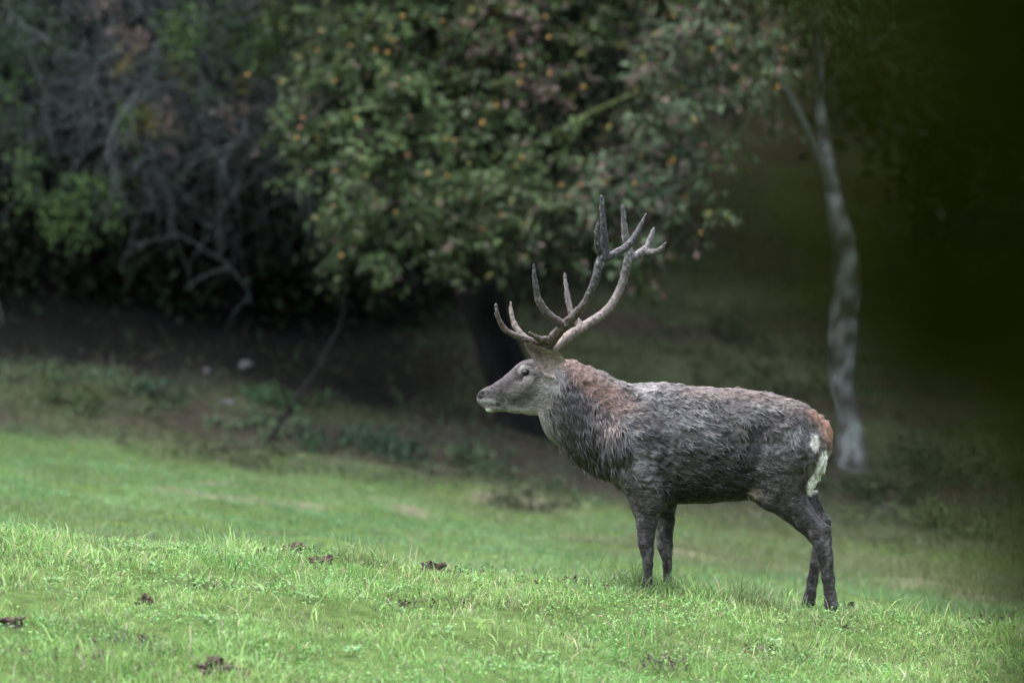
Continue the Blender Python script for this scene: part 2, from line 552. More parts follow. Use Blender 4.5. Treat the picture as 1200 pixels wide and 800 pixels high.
near_grass(); mid_grass(); bank_growth()


# ------------------------------------------------------------------ fruit tree behind the stag's head
def fruit_tree():
    r = np.random.default_rng(201)
    bx, bd, bz = 0.13, 60.2, float(h_ground(0.13, 60.2))
    t = thing('fruit_tree', (bx, bd, bz), 'leafy fruit tree with a leaning black trunk and small orange fruits behind the antlers', 'tree')
    O = np.array([bx, bd, bz])
    base = O - np.array([0, 0, 0.15])
    tr = smooth_path([base, at(596, 440, 60.2), at(570, 370, 60.2), at(545, 305, 60.3), at(525, 220, 60.5), at(510, 120, 60.7), at(520, 0, 60.8), at(540, -140, 60.9), at(540, -320, 61.0)], 40)
    rr = np.interp(np.linspace(0, 1, len(tr)), [0, 0.08, 0.3, 0.6, 1], [0.29, 0.215, 0.19, 0.14, 0.05])
    rr = rr * (1 + 0.06 * np.sin(np.arange(len(rr)) * 1.3))
    V, F, _ = tube_data([tr], [rr], 14)
    V = V + 0.03 * (np.stack([vnoise(V[:, 0] * 7, V[:, 1] * 7, V[:, 2] * 4, 3)] * 3, 1) - 0.5)
    link('trunk', mesh_np('trunk', V - O, [F]), M['bark'], t)
    # limbs
    LM = [([(545, 300, 60.3), (600, 190, 59.6), (665, 150, 59.2), (720, 122, 59.0), (765, 112, 58.8), (830, 140, 58.7)], 0.06),
          ([(525, 220, 60.5), (450, 150, 59.8), (390, 120, 59.3), (345, 150, 59.0)], 0.07),
          ([(515, 120, 60.7), (600, 30, 60.2), (700, -20, 59.8), (800, 5, 59.3), (870, 70, 59.0), (900, 130, 58.9)], 0.08),
          ([(520, 60, 60.8), (440, -30, 60.2), (360, -40, 59.8), (290, 10, 59.5)], 0.07),
          ([(545, 310, 60.3), (500, 250, 59.4), (450, 235, 58.9), (410, 270, 58.7)], 0.05),
          ([(535, -60, 60.9), (640, -150, 60.5), (760, -180, 60.0)], 0.07), ([(540, -100, 60.9), (430, -190, 60.4), (300, -200, 60.0)], 0.07)]
    paths, rads, cols = [], [], []
    for k, (pts, r0) in enumerate(LM):
        P = wobble(smooth_path([at(*p) for p in pts], 18), 0.012, r)
        moss = np.array([0.042, 0.05, 0.02]) if k in (0, 2) else np.array([0.035, 0.03, 0.026])
        V, F, C = tube_data([P], [np.linspace(r0, 0.012, len(P))], 7, [moss])
        link('branch', mesh_np('branch', V - O, [F], C), M['pale_bark'], t)
    # lumps of leaves (photo pixel, distance, radius in px, weight, tone)
    G, S, PK = 0, 1, 2          # green, grey green, pinkish
    L = [(400, 60, 59.6, 60, 1.0, G), (350, 130, 59.4, 50, .8, G), (440, 20, 59.9, 65, 1, G), (470, 110, 59.5, 65, 1.1, G), (400, 180, 59.2, 55, 1, G),
         (440, 230, 58.9, 55, 1.1, G), (420, 280, 58.8, 36, .9, G), (395, 300, 58.7, 20, .5, G), (445, 300, 58.9, 18, .4, G), (500, 190, 59.3, 60, 1, G), (520, 260, 59.0, 50, .9, G), (560, 280, 58.8, 42, .9, G),
         (540, 310, 58.8, 20, .4, G), (590, 230, 59.0, 60, 1.1, G), (560, 130, 59.5, 60, 1, G), (570, 40, 59.9, 60, 1, PK), (620, 90, 59.6, 50, 1, PK), (610, 10, 60, 50, 1, PK),
         (520, 50, 60.0, 60, .9, G), (650, 190, 59.0, 45, .8, G), (640, 260, 58.8, 55, 1, G), (690, 240, 58.7, 45, .9, S), (690, 285, 58.6, 26, .5, S), (740, 220, 58.6, 46, .9, S), (760, 265, 58.5, 34, .7, S),
         (800, 255, 58.5, 30, .7, S), (790, 200, 58.6, 36, .7, S), (800, 130, 58.7, 48, 1, S), (840, 70, 58.9, 56, 1.1, S), (870, 110, 58.8, 44, .8, S), (820, 30, 59.1, 55, 1, S), (780, 75, 58.9, 40, .6, S),
         (840, 175, 58.6, 30, .5, S), (890, 60, 59, 30, .5, S), (915, 85, 58.9, 20, .3, S), (770, 170, 58.7, 36, .7, S), (820, 265, 58.4, 16, .3, S), (680, 30, 59.9, 50, .6, G), (730, 10, 59.9, 46, .5, G),
         (740, 300, 58.5, 20, .25, PK), (770, 310, 58.5, 16, .2, PK), (655, 45, 59.6, 40, .6, G), (470, -60, 60.2, 90, 1, G), (350, -50, 60, 80, 1, G), (600, -80, 60.3, 100, 1, PK), (740, -80, 60, 100, 1, G), (860, -60, 59.6, 80, 1, S),
         (500, -190, 60.6, 130, 1, G), (700, -200, 60.4, 130, 1, G), (360, -190, 60.2, 120, .9, G), (560, -310, 60.9, 140, 1, G), (420, -310, 60.7, 120, .8, G), (720, -320, 60.7, 130, .8, G)]
    centres = [at(a, b, c) for a, b, c, *_ in L]
    radii = [q[3] * 60 / K for q in L]
    counts = [int(84 * q[4] * min(q[3] / 50.0, 1.8) ** 2 + 6) for q in L]
    P, A, N, size, lump, tw = sprays(centres, radii, [max(3, int(q * .31)) for q in counts], r, per=26, length=0.30, leaf=(0.05, 0.115), flat=(1, 1.3, 0.95), jit=.055)
    clump_tone = np.repeat(r.uniform(.45, 1.6, len(P) // 26), 26)[:, None]
    tone = np.array([q[5] for q in L])[lump]
    n = len(P)
    gm = fbm(P[:, 0] * 2.2, P[:, 1] * 2.2, P[:, 2] * 2.2, 5)
    lv = r.uniform(0.55, 1.45, len(L))[lump][:, None]
    col = np.array([0.050, 0.075, 0.029])[None] * (0.4 + 1.2 * gm[:, None]) * r.uniform(0.7, 1.35, (n, 1)) * lv * clump_tone
    lt = r.random(n) < 0.22; col[lt] = np.array([0.085, 0.105, 0.062]) * r.uniform(0.7, 1.3, (lt.sum(), 1))
    gs = tone == S
    col[gs] = np.array([0.066, 0.092, 0.052]) * r.uniform(0.7, 1.3, (gs.sum(), 1)) * clump_tone[gs]
    pk = ((tone == PK) & (r.random(n) < 0.38)) | (r.random(n) < 0.04) | (gs & (r.random(n) < 0.16))
    col[pk] = np.array([0.125, 0.088, 0.074]) * r.uniform(0.6, 1.4, (pk.sum(), 1))
    ye = r.random(n) < 0.025 + 0.05 * sstep(3.2, 4.8, P[:, 2]); col[ye] = np.array([0.14, 0.13, 0.04]) * r.uniform(0.6, 1.3, (ye.sum(), 1))
    o = link('crown', leaf_mesh('crown', P - O, size, N, A, col), M['leaf'], t); o['kind'] = 'stuff'
    tubes('twig', tw, [np.array([0.006, 0.005, 0.003])] * len(tw), M['twig'], t, 3, [np.array([0.05, 0.045, 0.04])] * len(tw), 'stuff', O)
    # fruits: (px, py) read from the photograph
    FR = [(372, 60), (290, 88), (376, 36), (352, 150), (348, 162), (355, 138), (440, 60), (462, 48), (518, 25), (454, 62), (480, 92), (612, 77), (643, 44), (644, 86), (609, 98), (582, 124), (566, 142), (481, 137),
          (502, 204), (524, 206), (464, 249), (588, 252), (566, 268), (658, 217), (681, 217), (708, 214), (744, 215), (789, 188), (784, 192), (565, 145), (836, 58), (861, 80), (921, 57), (913, 102), (822, 273), (393, 200),
          (390, 242), (418, 140), (478, 182), (600, 40), (684, 102), (533, 165), (612, 185), (400, 300), (410, 54), (826, 170), (787, 230), (640, 20), (472, 20), (392, 95)]
    me_o, me_r = fruit_mesh(M['fruit']), fruit_mesh(M['fruit_red'])
    for i, (px, py) in enumerate(FR):
        q = at(px, py, 58.15 + 0.25 * r.random()) - O
        f = bpy.data.objects.new('fruit', me_r if i % 7 == 3 else me_o)
        f.location = q; f.scale = (1, 1, 1.0); f.scale *= 0.85 + 0.4 * r.random(); f.parent = t
        f.rotation_euler = (r.normal(0, .3), r.normal(0, .3), r.random() * 6)
        COL.objects.link(f)


_fm = {}
def fruit_mesh(mat):
    if mat.name in _fm: return _fm[mat.name]
    nu, nv = 8, 6
    V = []
    for j in range(nv + 1):
        ph = math.pi * j / nv
        rr = math.sin(ph) * (1 + 0.06 * math.cos(ph))
        zz = math.cos(ph) * 0.92 - 0.18 * math.exp(-8 * ph * ph) + 0.1 * math.exp(-8 * (math.pi - ph) ** 2)
        for i in range(nu):
            V.append((0.0155 * rr * math.cos(2 * math.pi * i / nu), 0.0155 * rr * math.sin(2 * math.pi * i / nu), 0.0155 * zz))
    F = [[j * nu + i, (j + 1) * nu + i, (j + 1) * nu + (i + 1) % nu, j * nu + (i + 1) % nu] for j in range(nv) for i in range(nu)]
    me = mesh_np('fruit', np.array(V), [np.array(F)])
    me.materials.append(mat)
    _fm[mat.name] = me
    return me


fruit_tree()


# ------------------------------------------------------------------ pale trunk tree on the right
def pale_tree():
    r = np.random.default_rng(202)
    X, d, z = (1000 - 600) * 60.0 / K, 60.0, 0
    z = float(h_ground(X, d))
    O = np.array([X, d, z])
    t = thing('pale_tree', O, 'pale lichen covered forked trunk standing behind the rump of the stag', 'tree')
    tr = smooth_path([O - [0, 0, .15], at(997, 500, 60), at(987, 440, 60), at(990, 380, 60), at(993, 330, 60), at(988, 280, 60), at(976, 225, 60), at(968, 175, 60.1), at(962, 120, 60.2), at(958, 40, 60.4), at(945, -60, 60.5), at(950, -240, 60.8)], 44)
    rr = np.interp(np.linspace(0, 1, len(tr)), [0, .05, .12, .25, .42, .55, .7, 1], [.20, .13, .10, .135, .12, .07, .05, .025])
    V, F, _ = tube_data([tr], [rr], 14)
    nz = fbm(V[:, 0] * 6, V[:, 1] * 6, V[:, 2] * 4, 9)
    V = V + (nz[:, None] - 0.5) * 0.06
    lich = sstep(0.45, 0.58, fbm(V[:, 0] * 10, V[:, 1] * 10, V[:, 2] * 9, 10))
    C = np.array([0.06, 0.055, 0.05])[None] * (1 - lich[:, None]) + np.array([0.23, 0.24, 0.23])[None] * lich[:, None]
    link('trunk', mesh_np('trunk', V - O, [F], C), M['pale_bark'], t)
    for pts, r0 in (([(978, 230, 60), (955, 180, 59.9), (930, 130, 59.7), (905, 80, 59.6), (880, 10, 59.5), (870, -80, 59.4)], .065),
                    ([(962, 110, 60.2), (1010, 60, 60), (1060, 30, 59.8), (1120, 20, 59.7)], .03), ([(958, 20, 60.4), (930, -10, 60.2), (915, -60, 60)], .03), ([(955, 0, 60.4), (1040, -80, 60.2), (1120, -160, 60)], .045)):
        P = wobble(smooth_path([at(*p) for p in pts], 16), 0.008, r)
        V, F, C = tube_data([P], [np.linspace(r0, r0 * .35, len(P))], 9, [np.array([.11, .11, .10])])
        link('branch', mesh_np('branch', V - O, [F], C), M['pale_bark'], t)
    L = [(900, -30, 59.6, 80), (1000, -40, 60, 90), (1010, 30, 59.8, 55), (1060, 60, 59.7, 50), (1100, 10, 59.7, 60), (1120, -100, 60, 100), (960, -150, 60.4, 120), (840, -130, 59.8, 100), (1060, -220, 60.5, 130), (900, -280, 60.6, 130)]
    P, A, N, size, lump, tw = sprays([at(a, b, c) for a, b, c, _ in L], [q[3] * 60 / K for q in L], [int(70 * (q[3] / 55) ** 2) for q in L], r, per=11, length=0.4, leaf=(.04, .07))
    n = len(P)
    col = np.array([.045, .07, .03])[None] * r.uniform(.5, 1.6, (n, 1))
    o = link('crown', leaf_mesh('crown', P - O, size, N, A, col), M['leaf'], t); o['kind'] = 'stuff'


pale_tree()


# ------------------------------------------------------------------ bare drooping trees on the left
def drooping_tree(px, d, label, seed, spread, n_arch, green_spots, x_off=0.0):
    r = np.random.default_rng(seed)
    X = (px - 600) * d / K
    z = float(h_ground(X, d)); O = np.array([X, d, z])
    t = thing('drooping_tree', O, label, 'tree', 'bare drooping trees on the left')
    top = np.array([X + 0.2, d - 0.4, CZ + 4.2])
    tr = wobble(smooth_path([O - [0, 0, .15], O + [0.15, -.1, 1.2], O + [0.0, -.3, 2.6], top], 16), .015, r)
    tubes('trunk', [tr], [np.linspace(.17, .07, len(tr))], M['bark'], t, 10, origin=O)
    paths, rads, cols = [], [], []
    bpaths, brads = [], []
    tips = []
    for i in range(n_arch):
        s = tr[int(r.uniform(0.45, 0.99) * (len(tr) - 1))]
        az = r.uniform(0, 2 * np.pi)
        e = s + np.array([math.cos(az) * spread * r.uniform(.4, 1), math.sin(az) * 1.1 * r.uniform(.3, 1) - 2.2, r.uniform(-1.2, 0.6)])
        m = (s + e) / 2 + np.array([0, 0, r.uniform(.4, .9)])
        B = wobble(smooth_path([s, m, e], 12), .03, r)
        bpaths.append(B); brads.append(np.linspace(.014, .005, len(B)))
        for q in range(19):
            st = B[int(r.uniform(.2, .99) * (len(B) - 1))]
            dx = r.normal(-.1, .55); dy = r.normal(0, .3)
            ln = r.uniform(.35, 1.35)
            pts = [st, st + [dx * .5, dy * .5, -ln * .25 + .08], st + [dx * .9, dy, -ln * .62], st + [dx * 1.0 + r.normal(0, .1), dy * 1.1, -ln]]
            T = wobble(smooth_path(pts, 12), .028, r)
            g = r.uniform(.6, 1.5)
            paths.append(T); rads.append(np.linspace(.008, .0025, len(T))); cols.append(np.array([.105, .115, .112]) * g)
            for w in range(3):
                s2 = T[int(r.uniform(.15, .85) * (len(T) - 1))]
                l2 = r.uniform(.1, .5); a2 = r.normal(0, .4, 2)
                T2 = np.array([s2, s2 + [a2[0] * .6, a2[1] * .6, -l2 * .4], s2 + [a2[0], a2[1], -l2]])
                paths.append(T2); rads.append(np.array([.005, .004, .002])); cols.append(np.array([.10, .11, .107]) * g)
                tips.append(T2[-1])
    tubes('branch', bpaths, brads, M['twig'], t, 5, [np.array([.05, .05, .048])] * len(bpaths), None, O)
    tubes('twig', paths, rads, M['twig'], t, 3, cols, 'stuff', O)
    # thin scatter of leaves, plus the green sprays the photo shows
    tips = np.array(tips)
    pick = tips[r.random(len(tips)) < 0.5]
    P = np.repeat(pick, 4, 0) + r.normal(0, .07, (len(pick) * 4, 3))
    col = np.array([.035, .055, .03])[None] * r.uniform(.5, 1.5, (len(P), 1))
    size = r.uniform(.03, .055, len(P))
    cs, rs_, cn, tone = [], [], [], []
    for (a, b, rad, cnt, tn) in green_spots:
        cs.append(at(a, b, d - 3.0)); rs_.append(rad * d / K); cn.append(cnt); tone.append(tn)
    P2, A2, N2, s2, lump, _ = sprays(cs, rs_, [int(1.3 * q) for q in cn], r, per=7, length=.24, leaf=(.04, .075), jit=.05)
    tn = np.array(tone)[lump]
    pal = np.array([[.065, .11, .035], [.13, .11, .035], [.125, .09, .078], [.03, .05, .025]])
    c2 = pal[tn] * r.uniform(.6, 1.4, (len(P2), 1))
    A1 = r.normal(0, .6, P.shape); A1[:, 2] -= .6
    N1 = r.normal(0, .6, P.shape); N1[:, 1] -= .5; N1[:, 2] += .6
    o = link('crown', leaf_mesh('crown', np.vstack([P, P2]) - O, np.concatenate([size, s2]), np.vstack([N1, N2]), np.vstack([A1, A2]), np.vstack([col, c2])), M['leaf'], t)
    o['kind'] = 'stuff'


drooping_tree(60, 64.0, 'bare grey drooping tree with hanging twigs at the left edge above the dark bank', 301, 2.0, 24,
              [(10, 95, 14, 10, 0), (30, 190, 14, 12, 0), (40, 235, 12, 10, 0), (85, 215, 12, 14, 0), (80, 240, 14, 18, 0), (78, 262, 10, 12, 0), (125, 212, 9, 8, 0), (130, 252, 9, 10, 0), (110, 232, 12, 10, 3), (40, 40, 40, 50, 3), (10, 20, 30, 40, 3), (5, 130, 12, 10, 3), (30, 170, 16, 12, 3)])
drooping_tree(270, 63.9, 'bare grey drooping tree tangle left of the leafy fruit tree with yellow spots', 302, 1.9, 24,
              [(155, 40, 10, 12, 2), (118, 6, 9, 10, 2), (147, 66, 5, 6, 1), (155, 140, 10, 10, 0), (178, 132, 8, 10, 1), (195, 132, 8, 10, 2), (208, 80, 6, 6, 1), (220, 50, 18, 22, 0), (260, 20, 22, 26, 3), (215, 10, 14, 14, 0), (300, 60, 20, 26, 0), (315, 30, 22, 26, 0), (290, 90, 6, 5, 1), (270, 130, 10, 8, 2), (200, 60, 20, 18, 3), (240, 100, 24, 12, 3), (330, 15, 18, 18, 0)])


# ------------------------------------------------------------------ forest behind
def crown_mesh(name, r, hgt, wid, low, n, leaf, base_col, needles=False):
    """crown of a forest tree in local coordinates, clumped leaves"""
    cs, rad, cn = [], [], []
    k = 26
    for i in range(k):
        u = (i + r.random()) / k
        z = low + (hgt - low) * u
        w = wid * math.sin(math.pi * min(1, 0.18 + 0.82 * (1 - u) ** 0.8)) if not needles else wid * (1 - u) + .2
        az = i * 2.4 + r.random()
        q = w * (r.random() ** .5) * .9
        cs.append((math.cos(az) * q, math.sin(az) * q, z)); rad.append(0.45 * wid * (0.6 + .6 * r.random())); cn.append(int(n / k / 9))
    P, A, N, size, lump, tw = sprays(cs, rad, cn, r, per=9, length=.8, leaf=leaf, flat=(1, 1, .75))
    col = np.array(base_col)[None] * r.uniform(.5, 1.5, (len(P), 1)) * (0.7 + .6 * r.random(26)[lump][:, None])
    return leaf_mesh(name, P, size, N, A, col)


def trunk_mesh(r, hgt, r0):
    P = wobble(smooth_path([(0, 0, -.4), (.1 * r.normal(), .1 * r.normal(), hgt * .3), (.25 * r.normal(), .25 * r.normal(), hgt * .7), (0, 0, hgt)], 14), .02, r)
    paths, rads = [P], [np.linspace(r0, .03, len(P))]
    for i in range(9):
        s = P[int(r.uniform(.25, .9) * (len(P) - 1))]; az = r.uniform(0, 6.28)
        e = s + np.array([math.cos(az), math.sin(az), .5]) * hgt * .22
        paths.append(smooth_path([s, (s + e) / 2 + [0, 0, .2], e], 6)); rads.append(np.linspace(r0 * .35, .02, len(paths[-1])))
    V, F, _ = tube_data(paths, rads, 8)
    return mesh_np('forest_trunk', V, [F])


def forest():
    r = np.random.default_rng(401)
    kinds = []
    for i in range(3):
        hgt, wid, low = [(11, 2.8, 1.6), (13, 3.2, 2.6), (9, 2.6, 1.0)][i]
        c = crown_mesh('forest_crown', r, hgt, wid, low, 13000, (.12, .22), [(.024, .032, .018), (.022, .030, .018), (.024, .032, .016)][i])
        c.materials.append(M['leaf'])
        tm = trunk_mesh(r, hgt * .9, .2); tm.materials.append(M['bark'])
        kinds.append((c, tm))

    def put(x, d, k, label, group, s=1.0, dz=0.0):
        t = thing('forest_tree', (x, d, float(h_ground(x, d)) + dz), label, 'tree', group, rz=float(r.uniform(0, 6.28)))
        t.scale = (s, s, s)
        o = link('trunk', kinds[k][1], None, t)
        o = link('crown', kinds[k][0], None, t); o['kind'] = 'stuff'
    g1 = 'dark trees on the hillside behind the fruit tree'
    spots = [(-7.2, 65, 0), (-4.6, 66.5, 2), (-1.9, 67.0, 1), (0.2, 68.5, 0), (4.3, 68.0, 1), (5.9, 66.0, 2), (8.4, 65, 0),
             (-6.0, 71, 1), (-3.2, 72.5, 0), (-.4, 73, 2), (4.7, 74.5, 1), (5.0, 72, 0), (7.8, 71, 1), (-9.5, 69, 1), (10.6, 69, 1),
             (-8, 77, 0), (-4.6, 78, 1), (-1.4, 79, 0), (1.8, 79, 1), (5.2, 78.5, 2), (8.6, 77, 0), (12, 75, 1), (-12, 75, 0)]
    for (x, d, k) in spots:
        put(x + r.normal(0, .2), d + r.normal(0, .3), k, 'dark forest tree in deep shade on the hillside behind the fruit tree', g1, float(r.uniform(.9, 1.15)))
    # tall trees whose crowns roof over the bank, above the picture
    for i in range(2):
        hgt, wid, low = [(17, 6.0, 6.6), (19, 6.6, 7.2)][i]
        c = crown_mesh('tall_crown', r, hgt, wid, low, 15000, (.24, .42), [(.032, .045, .022), (.028, .040, .022)][i])
        c.materials.append(M['leaf'])
        tm = trunk_mesh(r, hgt * .9, .28); tm.materials.append(M['bark'])
        kinds.append((c, tm))
    g2 = 'tall trees roofing the shady bank'
    for i, (x, d) in enumerate([(-11.5, 65), (-7.4, 66), (-3.6, 65), (.1, 70.5), (7.0, 68.0), (10, 68), (13.5, 66)]):
        put(x, d, 3 + i % 2, 'tall dark forest tree whose crown shades the bank', g2, float(r.uniform(.95, 1.1)))
    c = crown_mesh('low_crown', r, 8.5, 3.0, 3.3, 16000, (.10, .18), (.032, .045, .022)); c.materials.append(M['leaf'])  # low-crowned trees out of view, added to shade the near sapling
    tm = trunk_mesh(r, 7.6, .16); tm.materials.append(M['bark']); kinds.append((c, tm))
    for (x, d, lab) in ((1.5, 3.4, 'unseen tree added for shade overhead just right of the camera'), (-1.9, 1.2, 'unseen tree added for shade overhead just left of the camera'), (2.6, -.5, 'unseen tree added for shade behind the camera on the right'), (2.9, 6.0, 'unseen tree added for shade on the right a few steps ahead of the camera'), (-.6, -2.4, 'unseen tree added for shade right behind the camera')):
        put(x, d, 5, lab, None)
    c = crown_mesh('thicket_crown', r, 4.6, 2.4, .15, 9000, (.08, .14), (.020, .027, .016)); c.materials.append(M['leaf'])  # thicket added to darken the gap behind the hanging twigs
    tm = trunk_mesh(r, 3.8, .07); tm.materials.append(M['bark']); kinds.append((c, tm))
    for (x, d) in ((-6.2, 64.0), (-5.0, 64.4), (-3.8, 64.0), (-2.7, 64.4), (-1.7, 64.6), (-4.4, 65.2), (-2.2, 66.0), (-.6, 66.5)):
        put(x, d, 6, 'dark undergrowth tree added to deepen the shade behind the bare drooping twigs', 'undergrowth trees added to shade the left bank')
    g3 = 'unseen trees added around the meadow to cut low light'  # trees out of view, added to block low light on the background
    for i, (x, d) in enumerate([(-3.4, -3.0), (3.2, -1.5), (-9, -6), (8.5, -6), (-15, -5), (15, -4), (-1, -9), (5, -12), (-7, -13), (-20, 6), (20, 6), (-19, 18), (19, 18), (-19, 30), (19, 30), (-18, 42), (18, 42), (-16, 53), (16, 53)]):
        put(x, d, 3 + i % 2, 'unseen tall dark tree added around the meadow to cut low light', g3, float(r.uniform(.95, 1.15)), 0.0)
    return put


put_tree = forest()


# ------------------------------------------------------------------ the stag
SC = D0 / K                       # metres per photo pixel at the stag


def P3(px, py, y=0.0):
    return np.array([(px - 860) * SC, y, (700 - py) * SC])


def sdf_mesh(prims, lo, hi, vox, k=0.03):
    """prims: (a, b, ra, rb, ysa, ysb) tapered capsules squashed in y -> one smooth surface (surface nets)"""
    lo = np.asarray(lo); hi = np.asarray(hi)
    nx, ny, nz = [int(v) for v in np.ceil((hi - lo) / vox)]
    gx = (lo[0] + vox * np.arange(nx)).astype(np.float32); gy = (lo[1] + vox * np.arange(ny)).astype(np.float32); gz = (lo[2] + vox * np.arange(nz)).astype(np.float32)
    D = np.full((nx, ny, nz), 1.0, np.float32)
    for pr in prims:
        a, b, ra, rb, ya, yb = pr[:6]
        kk = pr[6] if len(pr) > 6 else k
        rm = max(ra, rb) * max(1, ya, yb) + kk * 1.5 + vox * 2
        l_ = np.minimum(a, b) - rm; h_ = np.maximum(a, b) + rm
        i0 = np.maximum(((l_ - lo) / vox).astype(int), 0); i1 = np.minimum(((h_ - lo) / vox).astype(int) + 2, [nx, ny, nz])
        if np.any(i1 <= i0): continue
        X = gx[i0[0]:i1[0], None, None]; Y = gy[None, i0[1]:i1[1], None]; Z = gz[None, None, i0[2]:i1[2]]
        ba = (b - a).astype(np.float32); L2 = float(ba @ ba) + 1e-9
        h = np.clip(((X - a[0]) * ba[0] + (Y - a[1]) * ba[1] + (Z - a[2]) * ba[2]) / L2, 0, 1)
        ys = ya + (yb - ya) * h
        q = np.sqrt((X - a[0] - h * ba[0]) ** 2 + ((Y - a[1] - h * ba[1]) / ys) ** 2 + (Z - a[2] - h * ba[2]) ** 2) - (ra + (rb - ra) * h)
        q = q * np.minimum(1, ys)
        S = D[i0[0]:i1[0], i0[1]:i1[1], i0[2]:i1[2]]
        hh = np.clip(kk - np.abs(S - q), 0, None) / kk
        S[...] = np.minimum(S, q) - hh * hh * kk * 0.25
    ins = D < 0
    # cells with a sign change
    c = np.zeros((nx - 1, ny - 1, nz - 1), np.int8)
    for dx in (0, 1):
        for dy in (0, 1):
            for dz in (0, 1):
                c += ins[dx:nx - 1 + dx, dy:ny - 1 + dy, dz:nz - 1 + dz]
    act = (c > 0) & (c < 8)
    idx = np.full(act.shape, -1, np.int64)
    ci = np.argwhere(act); idx[act] = np.arange(len(ci))
    acc = np.zeros((len(ci), 3)); cnt = np.zeros(len(ci))
    corners = [(dx, dy, dz) for dx in (0, 1) for dy in (0, 1) for dz in (0, 1)]
    val = {q: D[ci[:, 0] + q[0], ci[:, 1] + q[1], ci[:, 2] + q[2]] for q in corners}
    for q in corners:
        for ax in range(3):
            if q[ax] == 0:
                q2 = list(q); q2[ax] = 1; q2 = tuple(q2)
                v0, v1 = val[q], val[q2]
                m = (v0 < 0) != (v1 < 0)
                t = np.where(m, v0 / np.where(m, v0 - v1, 1), 0)
                p = np.zeros((len(ci), 3)); p += np.array(q); p[:, ax] += t
                acc[m] += p[m]; cnt[m] += 1
    V = lo + vox * (ci + acc / np.maximum(cnt, 1)[:, None])
    F = []
    for ax in range(3):
        sl0 = [slice(None)] * 3; sl1 = [slice(None)] * 3
        sl0[ax] = slice(0, -1); sl1[ax] = slice(1, None)
        s0, s1 = ins[tuple(sl0)], ins[tuple(sl1)]
        e = np.argwhere(s0 != s1)
        flip = s0[s0 != s1]
        u, v = (ax + 1) % 3, (ax + 2) % 3
        ok = (e[:, u] > 0) & (e[:, v] > 0) & (e[:, u] < act.shape[u]) & (e[:, v] < act.shape[v])
        e, flip = e[ok], flip[ok]
        def g(du, dv):
            w = e.copy(); w[:, u] += du; w[:, v] += dv
            return idx[w[:, 0], w[:, 1], w[:, 2]]
        Q = np.stack([g(-1, -1), g(0, -1), g(0, 0), g(-1, 0)], 1)
        Q[~flip] = Q[~flip][:, ::-1]
        F.append(Q)
    return V, np.concatenate(F)


def relax(V, F, it=3, w=0.5):
    for _ in range(it):
        S = np.zeros_like(V); c = np.zeros(len(V))
        for i in range(4):
            for j in (1, 3):
                np.add.at(S, F[:, i], V[F[:, (i + j) % 4]]); np.add.at(c, F[:, i], 1)
        V = V * (1 - w) + w * S / np.maximum(c, 1)[:, None]
    return V


def vnormals(V, F):
    n = np.cross(V[F[:, 2]] - V[F[:, 0]], V[F[:, 3]] - V[F[:, 1]])
    N = np.zeros_like(V)
    for i in range(4): np.add.at(N, F[:, i], n)
    return N / (np.linalg.norm(N, axis=1, keepdims=True) + 1e-12)


def chain(pts, k=None):
    """pts: (px, py, y, r_px, y squash)"""
    out = []
    for p, q in zip(pts[:-1], pts[1:]):
        pr = (P3(p[0], p[1], p[2]), P3(q[0], q[1], q[2]), p[3] * SC, q[3] * SC, p[4], q[4])
        out.append(pr + ((k,) if k else ()))
    return out


def curve_dist(u, v, pts):
    d = np.full(u.shape, 1e9)
    for (x0, y0), (x1, y1) in zip(pts[:-1], pts[1:]):
        bx, by = x1 - x0, y1 - y0
        h = np.clip(((u - x0) * bx + (v - y0) * by) / (bx * bx + by * by), 0, 1)
        d = np.minimum(d, np.hypot(u - x0 - h * bx, v - y0 - h * by))
    return d


def head_y(px):
    """the head is turned slightly away from the camera: the nose lies a little deeper"""
    return 0.10 * np.clip((655 - np.asarray(px, float)) / 90.0, 0, 1)


